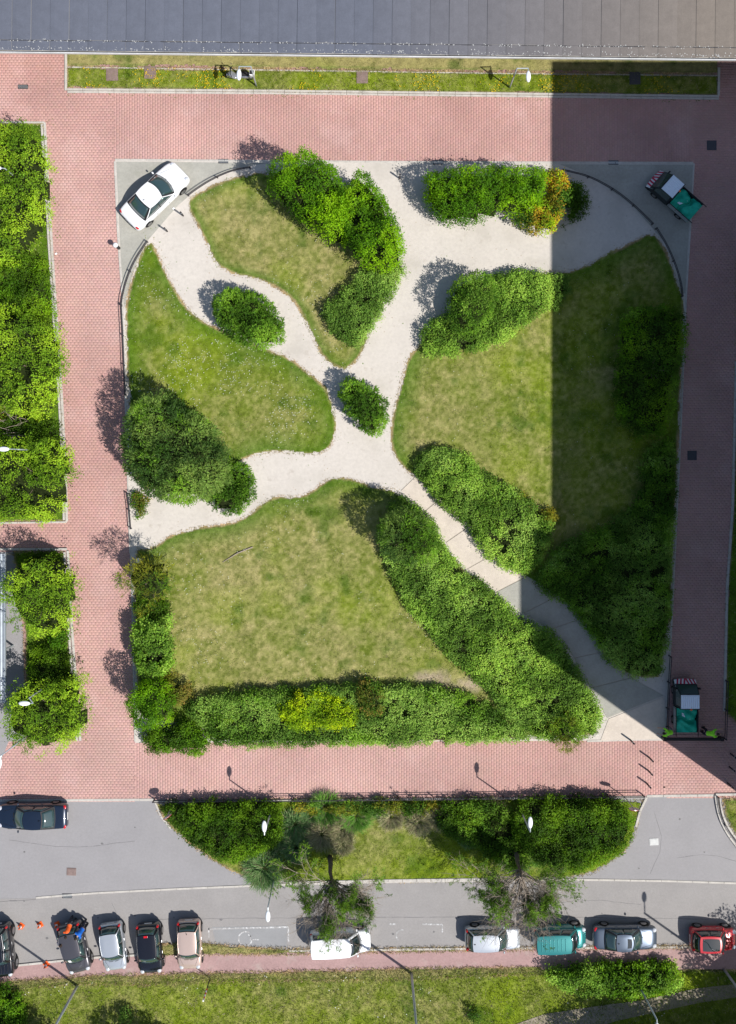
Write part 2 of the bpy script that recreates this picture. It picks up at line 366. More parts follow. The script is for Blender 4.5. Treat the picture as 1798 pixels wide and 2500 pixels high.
for a, b in zip(ts[:-1], ts[1:]):
    e = .0016
    q = [at_line(Lb, a + e), at_line(Lb, (a + b) / 2), at_line(Lb, b - e), at_line(Rb, b - e), at_line(Rb, (a + b) / 2), at_line(Rb, a + e)]
    zt = .045 + random.uniform(0, .012)
    MB().prism(ccw(D(q)), 0, zt).build('path_slab', m_slab if a < .4 else m_conc, slabs)
q = [(1348, 1592), (1470, 1543), (1474, 1560), (1472, 1636), (1330, 1640)]
MB().prism(ccw(D(q)), 0, .045).build('path_slab', m_conc if 0 else m_slab, slabs)

# ---------------------------------------------------------------- lawns
GREEN = np.array([.150, .196, .024]); DGREEN = np.array([.048, .115, .006]); TAN = np.array([.31, .275, .115]); LIME = np.array([.19, .26, .010]); STRAW = np.array([.42, .31, .16]); DIRT = np.array([.48, .33, .20])
def lawn_col(x, y, d, st):
    n1 = fbm(x, y, 4.5, 11 + st['s']); n2 = fbm(x, y, 1.1, 31 + st['s']); n3 = fbm(x, y, .35, 51 + st['s'], 3)
    n4 = vn(x, y, .16, 61 + st['s']); dry = np.clip((n1 * .5 + n2 * .35 + n3 * .45 + n4 * .28 - .79 + st['dry']) * 1.8 + .14, 0, .95)
    c = GREEN[None] * (1 - dry[:, None]) + TAN[None] * dry[:, None]
    lm = np.clip((fbm(x, y, 3.0, 71 + st['s']) - .5 + st.get('lime', 0)) * 4, 0, 1)[:, None] * .7
    c = c * (1 - lm) + LIME * lm * (1) * (1 - dry[:, None] * .6) + TAN * lm * dry[:, None] * .6
    e = np.clip(1 - (d - .15) / st['edge'], 0, 1)[:, None] * .8
    e = e * np.clip(.62 + n2[:, None] * .7, 0, 1)
    c = c * (1 - e) + DGREEN * 1.3 * e
    dk = np.clip((fbm(x, y, 1.4, 91 + st['s']) - .62) * 6, 0, 1)[:, None] * .6
    c = c * (1 - dk) + DGREEN * dk
    fr = np.clip(1.25 - d / .15, 0, 1)[:, None] * .85 * np.clip(n2 * 1.9 - .2, 0, 1)[:, None]
    c = c * (1 - fr) + DIRT * fr
    for bx_, by_ in st.get('bare', ()):
        w_ = np.clip(1.6 - np.hypot((x - bx_) * .55, (y - by_) * 1.6) - n3 * 1.2, 0, 1)[:, None] * .9
        c = c * (1 - w_) + np.array([.42, .33, .25]) * w_
    return c * (.62 + .45 * n3[:, None] + .42 * n4[:, None])
def lawn(name, poly, st, z=.05, cell=.09, blades=260, bl=(.04, .09), label=None, par=None, flowers=None):
    poly = np.array(poly); x0, y0 = poly.min(0); x1, y1 = poly.max(0)
    x0 = max(x0, -29); x1 = min(x1, 29); y0 = max(y0, -38); y1 = min(y1, 34)
    nx = int((x1 - x0) / cell) + 2; ny = int((y1 - y0) / cell) + 2
    X, Y = np.meshgrid(x0 + np.arange(nx) * cell, y0 + np.arange(ny) * cell)
    X = X.ravel(); Y = Y.ravel()
    d = sdist(X, Y, poly)
    Xj = X + (vn(X, Y, .2, 5) - .5) * .08; Yj = Y + (vn(X, Y, .2, 6) - .5) * .08
    idx = np.arange(nx * ny).reshape(ny, nx)
    q = np.stack([idx[:-1, :-1], idx[:-1, 1:], idx[1:, 1:], idx[1:, :-1]], -1).reshape(-1, 4)
    dd = d + (vn(X, Y, .3, 9) - .5) * .16 + (vn(X, Y, 1.3, 19) - .5) * .22
    q = q[(dd[q] > 0).sum(1) >= 3]
    c = lawn_col(X, Y, np.maximum(d, 0), st)
    Z = z - np.clip(1 - d / .15, 0, 1) * .03 + (fbm(X, Y, .6, 4) - .5) * .03
    used = np.unique(q); mp = -np.ones(nx * ny, int); mp[used] = np.arange(len(used))
    o = link(name, npmesh(name, np.stack([Xj, Yj, Z], 1)[used], mp[q], c[used], 'POINT', True), m_lawn, par)
    if not par: tag(o, label, kind='structure')
    area = len(q) * cell * cell; n = int(area * blades)
    bx = rng.uniform(x0, x1, int(n * ((x1 - x0) * (y1 - y0)) / max(area, .1))); by = rng.uniform(y0, y1, len(bx))
    bd = sdist(bx, by, poly); m = bd > -.10; bx = bx[m]; by = by[m]; bd = bd[m]; n = len(bx)
    tuft = fbm(bx, by, .5, 77)
    ln = rng.uniform(bl[0], bl[1], n) * (.6 + tuft); th = rng.uniform(0, 2 * np.pi, n); lean = rng.uniform(.3, 1.1, n)
    wv = rng.uniform(.011, .024, n)
    dx = np.cos(th) * np.sin(lean) * ln; dy = np.sin(th) * np.sin(lean) * ln; dz = np.cos(lean) * ln
    base = np.stack([bx, by, np.full(n, z - .012)], 1)
    side = np.stack([-np.sin(th) * wv, np.cos(th) * wv, np.zeros(n)], 1)
    V = np.stack([base - side, base + side, base + np.stack([dx, dy, dz], 1)], 1).reshape(-1, 3)
    cb = lawn_col(bx, by, np.maximum(bd, 0), st) * rng.uniform(.6, 1.9, (n, 1))
    sw_ = rng.random(n) < .12; cb[sw_] = np.array([.42, .37, .22]) * rng.uniform(.6, 1.2, (sw_.sum(), 1))
    gb = link('grass', npmesh('grass', V, np.arange(3 * n).reshape(-1, 3), cb), m_blade, o)
    gb['kind'] = 'stuff'
    if flowers:
        for kind, cnt, sz, mm, regs in flowers:
            fx = rng.uniform(x0, x1, cnt * 6); fy = rng.uniform(y0, y1, cnt * 6)
            dens = np.clip((fbm(fx, fy, 2.0, regs) - .5) * 6, 0, 1)
            m = (sdist(fx, fy, poly) > .05) & (rng.random(len(fx)) < dens); fx = fx[m][:cnt]; fy = fy[m][:cnt]; k = len(fx)
            if not k: continue
            fz = z + rng.uniform(.06, .16, k); s_ = rng.uniform(.6, 1.2, k) * sz
            V = []
            for a in range(6):
                t = a * np.pi / 3; V.append(np.stack([fx + np.cos(t) * s_, fy + np.sin(t) * s_, fz + (a % 2) * .01], 1))
            V = np.stack(V, 1).reshape(-1, 3)
            fo = link(kind, npmesh(kind, V, np.arange(6 * k).reshape(-1, 6)), mm, o); fo['kind'] = 'stuff'
    return o
L1 = [(412, 450), (440, 427), (490, 404), (540, 388), (590, 377), (640, 420), (800, 500), (870, 600), (860, 640), (830, 700), (805, 780), (770, 820), (745, 812), (720, 795), (695, 755), (675, 705), (655, 672), (640, 655), (610, 635), (560, 615), (520, 610), (480, 585), (460, 545), (440, 500)]
L2 = [(330, 530), (350, 560), (372, 610), (395, 655), (430, 700), (470, 722), (530, 745), (590, 775), (640, 790), (690, 830), (720, 855), (735, 890), (745, 930), (745, 965), (730, 995), (700, 1008), (640, 1002), (600, 1000), (545, 1012), (520, 1035), (490, 1045), (400, 1085), (292, 1082), (286, 900), (277, 700), (286, 640), (302, 590)]
L3 = [(338, 1215), (380, 1183), (440, 1167), (510, 1160), (550, 1142), (580, 1117), (610, 1098), (660, 1100), (690, 1090), (715, 1068), (745, 1055), (790, 1062), (830, 1080), (870, 1082), (895, 1100), (960, 1170), (1010, 1250), (1090, 1310), (1180, 1420), (1260, 1520), (1325, 1590), (1310, 1638), (312, 1642), (300, 1400), (294, 1215)]
L4 = [(1445, 512), (1400, 537), (1330, 572), (1280, 597), (1240, 602), (1210, 602), (1100, 640), (1000, 690), (930, 765), (905, 792), (893, 830), (880, 880), (867, 940), (865, 985), (880, 1020), (912, 1052), (960, 1085), (1040, 1160), (1100, 1245), (1180, 1290), (1262, 1345), (1308, 1400), (1356, 1475), (1400, 1500), (1478, 1500), (1503, 970), (1516, 660), (1503, 640), (1490, 590), (1470, 545)]
fw = ('daisies', 500, .022, m_floww, 5)
lawn('lawn', smooth(D(L1), 1), dict(s=0, dry=.30, edge=.6), flowers=[('daisies', 200, .02, m_floww, 5)])
lawn('lawn', smooth(D(L2), 1), dict(s=5, dry=-.03, edge=1.6, lime=.06), flowers=[('daisies', 900, .022, m_floww, 8)])
lawn('lawn', smooth(D(L3), 1), dict(s=9, dry=.21, edge=1.3, bare=(D([(955, 1500)])[0], D([(1040, 1515)])[0])), flowers=[('daisies', 500, .02, m_floww, 9)])
lawn('lawn', smooth(D(L4), 1), dict(s=14, dry=.12, edge=1.4, lime=.10), flowers=[('daisies', 100, .02, m_floww, 7)])
lawn('verge', D([(148, 148), (1592, 166), (1590, 213), (148, 197)]), dict(s=3, dry=.02, edge=.05, lime=.2), bl=(.06, .14), blades=330, flowers=[('yellow_flowers', 650, .03, m_flowy, 3)])
lawn('verge', D([(148, 80), (1592, 90), (1592, 165), (148, 147)]), dict(s=3, dry=.6, edge=.05), bl=(.05, .12), blades=120)
lawn('planting_bed', D(BED1), dict(s=4, dry=-.3, edge=3), bl=(.1, .25), blades=120)
lawn('planting_bed', D([(30, 1219), (143, 1222), (152, 1400), (165, 1560), (171, 1640), (60, 1640), (55, 1400)]), dict(s=4, dry=-.3, edge=3), bl=(.1, .25), blades=120)
sheet('side_yard', D([(-250, 1222), (32, 1222), (52, 1400), (57, 1642), (-250, 1642)]), .012, m_asph)
sheet('side_yard', D([(-250, 1642), (20, 1642), (0, 1690), (-250, 1760)]), .018, m_asph)
lawn('planting_bed', D(BEDR), dict(s=4, dry=-.25, edge=3), bl=(.1, .25), blades=120)
lawn('planting_bed', D([(1600, 1768), (1800, 1765), (1800, 1960), (1680, 1912), (1650, 1878), (1622, 1838), (1606, 1800)]), dict(s=8, dry=.2, edge=.2), bl=(.08, .2), flowers=[('yellow_flowers', 60, .03, m_flowy, 3)])
lawn('island_lawn', smooth(D(ISLAND), 1), dict(s=21, dry=.02, edge=.1, lime=.14), bl=(.05, .12), blades=220)
lawn('verge', D([(345, 2092), (430, 2084), (560, 2098), (640, 2100), (1040, 2098), (1631, 2092), (1700, 2092), (1700, 2096), (1043, 2104), (640, 2112), (345, 2116)]), dict(s=2, dry=.3, edge=.03), z=.06, bl=(.06, .18), blades=300)
lawn('meadow', D([(-60, 2182), (0, 2180), (200, 2164), (545, 2158), (1043, 2147), (1700, 2146), (1700, 2480), (-60, 2480)]), dict(s=33, dry=-.06, edge=.1, lime=.05), z=.045, bl=(.08, .22), blades=230, flowers=[('clover', 250, .03, m_floww, 12)])
lawn('verge', D([(-60, 2177), (200, 2159), (545, 2152), (1043, 2141), (1200, 2139), (1200, 2155), (1043, 2160), (900, 2168), (545, 2170), (300, 2180), (200, 2176), (-60, 2192)]), dict(s=2, dry=.33, edge=.03), z=.052, bl=(.08, .24), blades=300)
sheet('sandy_track', P([(1200, 2520), (1330, 2474), (1480, 2452), (1560, 2442), (1700, 2412), (1850, 2395), (1850, 2425), (1700, 2448), (1500, 2492), (1400, 2530), (1380, 2600), (1150, 2600)]), .072, MAT('track_soil', (.27, .23, .18), rough=.95, noise=[(3, .2), (30, .2)], bump=(30, .6, .03)))

def scatter(name, poly, n, sz, mat, seed, par, z=.03, near=None, zb_=.012):
    poly = np.array(poly); x0, y0 = poly.min(0); x1, y1 = poly.max(0)
    x = rng.uniform(x0, x1, n * 5); y = rng.uniform(y0, y1, n * 5)
    m = (sdist(x, y, poly) > 0) & (rng.random(len(x)) < np.clip((fbm(x, y, 1.2, seed) - .42) * 5, .04, 1))
    if near is not None:
        dn = np.min([np.abs(sdist(x, y, q)) for q in near], 0); m &= rng.random(len(x)) < np.clip(1.1 - dn / .9, .05, 1)
        m &= np.max([sdist(x, y, q) for q in near], 0) < .02
    x = x[m][:n]; y = y[m][:n]; k = len(x); s_ = sz * rng.uniform(.5, 1.5, k); a = rng.uniform(0, 6.28, k)
    V = []
    for i in range(4): V.append(np.stack([x + np.cos(a + i * 1.57) * s_, y + np.sin(a + i * 1.57) * s_ * .7, np.full(k, z)], 1))
    V.append(np.stack([x, y, z + zb_ + s_ * .5], 1))
    V = np.stack(V, 1).reshape(-1, 3); fs = np.array([[0, 1, 4], [1, 2, 4], [2, 3, 4], [3, 0, 4]])
    o = link(name, npmesh(name, V, (np.arange(k)[:, None, None] * 5 + fs[None]).reshape(-1, 3)), mat, par); o['kind'] = 'stuff'
pg = bpy.data.objects['park_ground']; near = [D(L1), D(L2), D(L3), D(L4)]
scatter('pebbles', D(BLOCK), 5000, .018, m_kerb, 3, pg, .02, near)
scatter('leaf_litter', D(BLOCK), 3500, .028, MAT('dry_leaf', (.30, .21, .11), rough=.9), 5, pg, .021, near)
scatter('weeds', D(BLOCK), 1800, .035, MAT('weed', (.10, .18, .02), rough=.9), 6, pg, .021, near)
br_ = bpy.data.objects['brick_road']
scatter('weeds', D([(96, 260), (122, 260), (170, 1150), (150, 1150)]), 260, .04, MAT('kerb_weed', (.12, .17, .03), rough=.9), 8, br_, .012)
scatter('weeds', D([(150, 1215), (172, 1215), (196, 1640), (180, 1640)]), 350, .04, bpy.data.materials['kerb_weed'], 8, br_, .012)
scatter('weeds', D([(150, 205), (1590, 218), (1590, 226), (150, 214)]), 200, .035, bpy.data.materials['kerb_weed'], 9, br_, .012)
scatter('litter_bits', D([(120, 230), (260, 230), (300, 1700), (190, 1700)]), 60, .02, m_white, 9, br_, .012)
# narrow joints and cracks as shallow tarred bands
m_tar = MAT('tar', (.13, .125, .13), rough=.7)
def crack(pts, wd, par, z=.009, mat=None):
    q = D(smooth_line(pts, 1)); mb = MB()
    for a, b in zip(q[:-1], q[1:]):
        l = math.hypot(b[0] - a[0], b[1] - a[1]); n_ = max(1, int(l / .4))
        prev = a
        for i in range(1, n_ + 1):
            c = (a[0] + (b[0] - a[0]) * i / n_ + random.uniform(-.02, .02), a[1] + (b[1] - a[1]) * i / n_ + random.uniform(-.02, .02)); w_ = wd * random.uniform(.5, 1.3)
            dx, dy = c[0] - prev[0], c[1] - prev[1]; L_ = math.hypot(dx, dy); nx_, ny_ = -dy / L_ * w_, dx / L_ * w_
            mb.f.append(tuple(len(mb.v) + k for k in range(4))); mb.v += [(prev[0] - nx_, prev[1] - ny_, z), (c[0] - nx_, c[1] - ny_, z), (c[0] + nx_, c[1] + ny_, z), (prev[0] + nx_, prev[1] + ny_, z)]; prev = c
    mb.build('tar_joint', mat or m_tar, par)['kind'] = 'stuff'
rd = bpy.data.objects['road']; ya_ = bpy.data.objects['asphalt_yard']
crack([(330, 2036), (700, 2032), (1150, 2030), (1640, 2036)], .012, rd); crack([(-20, 1998), (80, 1992)], .02, rd)
crack([(250, 2070), (262, 2030), (248, 2000)], .010, rd); crack([(1180, 2010), (1300, 1990), (1420, 2004)], .010, rd)
crack([(20, 1860), (160, 1880), (300, 1862)], .010, ya_, .004); crack([(1450, 1800), (1470, 1870), (1440, 1935)], .010, ya_, .004); crack([(1500, 1900), (1570, 1890), (1640, 1910)], .010, ya_, .004)

m_oil = MAT('oil_stain', (.15, .145, .145), rough=.6, noise=[(9, .3)])
def stain(px, py, r_, par, z, seed):
    cx_, cy_ = P([(px, py)])[0]; pts = []
    for i in range(18):
        a = i * math.pi / 9; q = r_ * (.6 + .6 * float(vn(np.array([math.cos(a) * 2 + seed]), np.array([math.sin(a) * 2]), 1.0, seed)[0]))
        pts.append((cx_ + math.cos(a) * q, cy_ + math.sin(a) * q * .8))
    MB().prism(ccw(pts), z - .002, z).build('oil_stain', m_oil, par)['kind'] = 'stuff'
for i, (x_, y_, q_) in enumerate([(115, 2290, .10), (240, 2240, .07), (330, 2235, .08), (425, 2240, .06), (540, 2245, .09), (700, 2200, .06), (960, 2280, .10), (1060, 2275, .08), (1120, 2240, .07), (1470, 2230, .06), (1640, 2280, .08), (60, 2200, .06), (850, 2190, .05)]): stain(x_, y_, q_, rd, .0085, i)
for i, (x_, y_, q_) in enumerate([(250, 2060, .09), (60, 2080, .07), (330, 2020, .06), (1660, 2000, .08), (1560, 2120, .07), (1720, 2080, .06)]): stain(x_, y_, q_, ya_, .004, i + 30)
# ---------------------------------------------------------------- buildings
def G3(px, py, z): return (*W(px, py, z), z)
ROOFZ = 3.0
bt = empty('flat_roofed_building', (0, 33, 0), 0, 'long low building with grey membrane flat roof and white edge strip across the top', 'building')
def rooft(px, off): return W(px, 128 + .0105 * px - off, ROOFZ)
A = rooft(-600, 0); B_ = rooft(2500, 0)
ang = math.atan2(B_[1] - A[1], B_[0] - A[0])
bt.location = (A[0], A[1], 0); bt.rotation_euler = (0, 0, ang)
Lr = math.hypot(B_[0] - A[0], B_[1] - A[1])
MB().box(0, Lr, 2.15, 14, 0, ROOFZ - .3).build('wall', m_wall, bt)
MB().box(0, Lr, 0.06, 14, ROOFZ - .3, ROOFZ - .03).build('roof_slab', m_wall, bt)
MB().box(0, Lr, -.015, .045, ROOFZ - .10, ROOFZ + .05).build('edge_strip', MAT('edge_metal', (.58, .58, .58), rough=.6, noise=[(.7, .15), (9, .1)]), bt, bevel=.01)
MB().box(0, Lr, .057, .10, ROOFZ - .03, ROOFZ + .045).build('flashing', m_black, bt)
sw = 1.16
def strip_mesh(w_, l, t=.02):
    return MB().grid(lambda u, v: ((u - .5) * w_, v * l, t + .006 * math.sin(u * math.pi) + (.0 if 0 < u < 1 else -.012)), 4, 6).mesh('roof_strip')
ms1 = strip_mesh(sw - .014, 12.9); ms2 = strip_mesh(sw - .014, .62)
k0 = W(0, 0, 0)[0]
for i in range(-2, 52):
    x = (W(-40, 0, ROOFZ)[0] - A[0]) + i * sw
    for me_, y0 in ((ms1, .78), (ms2, .13)):
        o = link('roof_strip', me_, m_roof, bt, (x + random.uniform(-.01, .01), y0 + random.uniform(-.01, .01), ROOFZ + random.uniform(0, .012)))
        f = max(0, min(1, (i - 20) / 18)); v = random.uniform(.965, 1.035)
        a = (.115, .125, .158); b = (.19, .163, .14)
        o.color = (*[(a[q] * (1 - f) + b[q] * f) * v for q in range(3)], 1)
mb = MB()
for i in range(1200):
    x = random.uniform(0, Lr); y = random.gauss(.25, .08) if random.random() < .6 else random.gauss(.75, .05); s_ = random.uniform(.01, .03)
    if y < .12: continue
    mb.box(x - s_, x + s_, y - s_, y + s_, ROOFZ + .02, ROOFZ + .02 + s_)
mb.build('roof_grit', MAT('grit', (.45, .45, .44)), bt)['kind'] = 'stuff'
MB().box(0, Lr, .725, .775, ROOFZ - .02, ROOFZ + .03).build('roof_seam', MAT('bitumen', (.05, .05, .055), rough=.9, noise=[(9, .4)]), bt)

tb = empty('apartment_block', (0, 0, 0), 0, 'tall apartment block just east of the square that shades its eastern side', 'building')
cot = .781; hx = AZ[0] * cot; 
def blk(xw, y0, y1, xs):                  # west wall px, north/south px, shadow edge px
    h = ((xw - xs) / S) / hx
    a = ((xw - 899) / S, (1250 - y0) / S); b = ((xw + 760 - 899) / S, (1250 - y1) / S)
    return a[0], b[0], b[1], a[1], h
x0, x1, y0, y1, h1 = blk(1860, 512, 1690, 1345)
MB().box(x0, x1, y0, y1, 0, h1).build('wall', m_wall, tb)
mw = MB().box(-.03, .02, -.8, .8, 0, 1.5).mesh('window'); mw.materials.append(m_glass)
for fl in range(7):
    for k in range(8): link('window', mw, None, tb, (x0 - .02, y0 + 2.2 + k * 3.8, 1.2 + fl * 2.9))
x0, x1, y0, y1, h2 = blk(1860, 1690.5, 1976, 1268)
MB().box(x0, x1, y0, y1, 0, h2).build('stair_tower', m_wall, tb)

# carport roof at the left edge
cp = empty('corrugated_shelter', (W(0, 1530)[0], W(0, 1530)[1], 0), 0, 'grey corrugated shelter roof at the left edge beside the trees', 'shelter')
zc = 2.2
xa = W(14, 1530, zc)[0] - cp.location.x
ya = W(0, 1716, zc)[1] - cp.location.y; yb = W(0, 1352, zc)[1] - cp.location.y
m_cor = MAT('corrugated', (.30, .33, .36), rough=.5, metal=.2, noise=[(2, .2)])
def cf(u, v): return (xa - 3 + 3 * u, ya + (yb - ya) * v, zc + .02 * math.sin(u * 3 / .11 * math.pi))
MB().grid(cf, 108, 1).build('roof_sheet', m_cor, cp)
MB().box(xa - .03, xa + .02, ya, yb, zc - .06, zc + .05).build('edge_beam', m_steel, cp)
for k in range(4): MB().box(xa - .4, xa - .3, ya + .1 + k * (yb - ya - .3) / 3, ya + .2 + k * (yb - ya - .3) / 3, 0, zc - .03).build('post', m_steel, cp)

# ---------------------------------------------------------------- foliage
PAL = dict(
    bright=[(.085, .190, .003), (.135, .255, .005), (.035, .095, .003)],
    lush=[(.075, .165, .006), (.125, .23, .009), (.034, .085, .005)],
    tree=[(.150, .25, .022), (.21, .32, .030), (.065, .13, .012)],
    treed=[(.085, .165, .016), (.14, .23, .025), (.04, .085, .01)],
    ivy=[(.125, .215, .060), (.19, .29, .10), (.055, .11, .025)],
    ivyg=[(.140, .245, .052), (.21, .32, .085), (.06, .12, .022)],
    mid=[(.080, .165, .020), (.125, .23, .034), (.030, .075, .009)],
    dark=[(.070, .120, .040), (.120, .185, .065), (.025, .055, .018)],
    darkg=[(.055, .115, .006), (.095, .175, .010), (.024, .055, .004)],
    island=[(.040, .095, .004), (.075, .150, .007), (.018, .048, .003)],
    pine=[(.060, .120, .016), (.10, .18, .03), (.03, .065, .01)],
    olive=[(.14, .15, .022), (.22, .20, .035), (.07, .085, .012)],
    lime=[(.27, .36, .008), (.38, .44, .012), (.11, .19, .008)],
    orange=[(.30, .17, .02), (.38, .26, .02), (.12, .12, .015)],
    brown=[(.20, .14, .06), (.25, .20, .05), (.08, .09, .02)],
)
def leaves(cx, cy, cz, nrm, pal, per, rad_, Lf, Wf, style, lowf=1.3):
    n = len(cx); P3 = np.array(PAL[pal]) * np.array([1.85, 1.85, .95])
    # cluster colours
    a = fbm(cx, cy, lowf, 5, 3); a = np.clip((a - .5) * 2.6 + .5 + (rng.random(n) - .5) * .5, 0, 1)[:, None]
    cc = np.where(a < .5, P3[2] * (1 - 2 * a) + P3[0] * 2 * a, P3[0] * (2 - 2 * a) + P3[1] * (2 * a - 1))
    cc = cc * rng.uniform(.85, 1.15, (n, 1))
    X = np.repeat(np.stack([cx, cy, cz], 1), per, 0); Nn = np.repeat(nrm, per, 0); C = np.repeat(cc, per, 0); m = len(X)
    off = rng.normal(0, 1, (m, 3)) * rad_
    if style == 'feather':
        ax = Nn * .7 + rng.normal(0, .62, (m, 3)); ax /= np.linalg.norm(ax, axis=1, keepdims=True)
        ctr = X + off * .6 + ax * rad_ * 1.2
    else:
        ctr = X + off
        ax = rng.normal(0, 1, (m, 3)) + Nn * .2; ax /= np.linalg.norm(ax, axis=1, keepdims=True)
    nn = Nn * .7 + np.array([.25, -.18, .7]) + rng.normal(0, .38, (m, 3))
    nn -= ax * (nn * ax).sum(1, keepdims=True); nn /= np.linalg.norm(nn, axis=1, keepdims=True) + 1e-9
    sd = np.cross(nn, ax)
    s_ = rng.uniform(.7, 1.3, (m, 1)); l = ax * Lf / 2 * s_; w_ = sd * Wf / 2 * s_
    V = np.stack([ctr - l, ctr + w_ - l * .1, ctr + l, ctr - w_ - l * .1], 1)
    V[:, :, 2] = np.maximum(V[:, :, 2], .03)
    C = C * rng.uniform(.75, 1.25, (m, 1)) * (1 + rng.normal(0, .05, (m, 3)))
    return V.reshape(-1, 3), C
def hfun(x, y, d, H, r, seed, lump, ls=1.0):
    t = np.clip(d / r, 0, 1); f = np.sqrt(np.clip(1 - (1 - t) ** 2, 0, 1))
    l = (fbm(x, y, ls, seed, 3) - .5) * 2 * lump
    return np.maximum(H * f * (1 + l * .55) + l * H * .15 * t, 0.02)
seedc = [100]
def shrub(name, label, cat, pts, H, pal, dens=70, per=8, r=None, lump=.35, ls=1.0, cl=.10, Lf=.11, Wf=.06, style='leaf', mode='ground', group=None, k=1.1024, zb=None, rag=.22, mixp=None, trunks=None, kind=None, z0=0, clump=.42, cz=.46, gapt=None):
    seedc[0] += 13; sd = seedc[0]
    zref = (H * .6 if mode == 'ground' else H * .75)
    poly = np.array(smooth(D(pts, zref, k), 1))
    c0 = poly.mean(0); root = empty(name, (c0[0], c0[1], 0), 0, label, cat, group, kind)
    x0, y0 = poly.min(0) - .3; x1, y1 = poly.max(0) + .3
    area = (x1 - x0) * (y1 - y0); n = int(area * dens * 1.6)
    x = rng.uniform(x0, x1, n); y = rng.uniform(y0, y1, n)
    d = sdist(x, y, poly) + (fbm(x, y, .5, sd + 3, 2) - .5) * 2 * rag + (rng.random(n) - .5) * rag * .5
    # keep all near the rim, thin the middle (the rim has the steep side)
    gap = fbm(x, y, .75 if mode == 'tree' else .6, sd + 21, 2)
    keep = (d > 0) & (gap > (gapt if gapt is not None else .36 if mode == 'tree' else .27)) & (rng.random(n) < np.where(d < .5, 1, .62)); x = x[keep]; y = y[keep]; d = d[keep]; n = len(x)
    R = (r or min(H * .6, .75)); d = d + .10
    e = .06
    h = hfun(x, y, d, H, R, sd, lump, ls)
    fine = (np.abs(vn(x, y, cz, sd + 7) - .5) * -1.6 + .3 + (vn(x, y, cz * .5, sd + 8) - .5) * .5) * clump * min(H, 1.8)
    dC = sdist(x + e, y, poly) - (d * 0 + sdist(x, y, poly)); dR = sdist(x, y + e, poly) - sdist(x, y, poly)
    gx = (hfun(x + e, y, d + dC, H, R, sd, lump, ls) - h) / e; gy = (hfun(x, y + e, d + dR, H, R, sd, lump, ls) - h) / e
    nr = np.stack([-np.clip(gx, -2.5, 2.5), -np.clip(gy, -2.5, 2.5), np.ones(n)], 1); nr /= np.linalg.norm(nr, axis=1, keepdims=True)
    if mode == 'ground':
        low = np.where(d < R * .6, rng.random(n) ** 1.6 * .8, rng.random(n) ** 3 * .35)
        z = h + fine - low * h
    else:
        top = h * (1 - (zb or .45)); zm = H * (zb or .45)
        up = rng.random(n) < .8
        z = np.where(up, zm + (top + fine) * (1 - rng.random(n) ** 2.2 * .75), zm - top * .35 * rng.random(n))
    z = np.maximum(z, .05) + z0
    P_ = mixp or [(pal, 1)]
    Vs = []; Cs = []
    sel = fbm(x, y, 1.6, sd + 9, 2) + (rng.random(n) - .5) * .25
    lo = -9; qs = np.quantile(sel, np.cumsum([p[1] for p in P_]) / sum(p[1] for p in P_)); 
    for (pn, _), hi in zip(P_, qs):
        m = (sel > lo) & (sel <= hi); lo = hi
        if m.sum() == 0: continue
        v, c = leaves(x[m] - c0[0], y[m] - c0[1], z[m], nr[m], pn, per, cl, Lf, Wf, style); Vs.append(v); Cs.append(c)
    V = np.concatenate(Vs); C = np.concatenate(Cs); m = len(C)
    link('foliage' if mode == 'ground' else 'crown', npmesh('foliage', V, np.arange(4 * m).reshape(-1, 4), C), m_leaf, root)
    # inner mass: solid sheet whose dark colour paints shade into the leaf gaps
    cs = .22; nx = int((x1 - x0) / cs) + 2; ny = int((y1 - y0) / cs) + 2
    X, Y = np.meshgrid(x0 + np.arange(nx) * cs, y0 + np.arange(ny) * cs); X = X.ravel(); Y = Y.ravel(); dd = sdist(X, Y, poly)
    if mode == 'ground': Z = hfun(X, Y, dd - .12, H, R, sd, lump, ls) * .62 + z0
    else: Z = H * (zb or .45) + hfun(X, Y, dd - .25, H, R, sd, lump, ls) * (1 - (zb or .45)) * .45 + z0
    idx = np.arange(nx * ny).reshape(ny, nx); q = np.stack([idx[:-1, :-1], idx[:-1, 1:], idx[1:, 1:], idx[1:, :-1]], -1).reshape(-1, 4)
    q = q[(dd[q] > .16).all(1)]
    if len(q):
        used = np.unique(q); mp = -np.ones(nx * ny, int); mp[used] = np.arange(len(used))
        link('dark_infill', npmesh('inner', np.stack([X - c0[0], Y - c0[1], Z], 1)[used], mp[q], None, smoothf=True), m_core, root)
    # stems
    mb = MB(); ns = trunks or (1 if mode == 'tree' else 4)
    for i in range(ns):
        a = random.uniform(0, 6.28); rr = 0 if ns == 1 else random.uniform(.1, .35)
        bx, by = math.cos(a) * rr, math.sin(a) * rr; hh = H * (.75 if mode == 'tree' else .45)
        r0 = .10 if mode == 'tree' else .03
        mb.tube([(bx, by, -.03), (bx * 1.3, by * 1.3 + .05, hh * .4), (bx * 2, by * 2, hh)], [r0, r0 * .8, r0 * .4], 6)
        for j in range(6 if mode == 'tree' else 2):
            a2 = random.uniform(0, 6.28); l = H * random.uniform(.18, .32)
            mb.tube([(bx * 1.5, by * 1.5, hh * .6), (bx + math.cos(a2) * l * .5, by + math.sin(a2) * l * .5, hh * .8), (bx + math.cos(a2) * l, by + math.sin(a2) * l, hh * .98)], [r0 * .45, r0 * .3, r0 * .15], 5)
    mb.build('trunk' if mode == 'tree' else 'stem', m_bark, root)
    return root
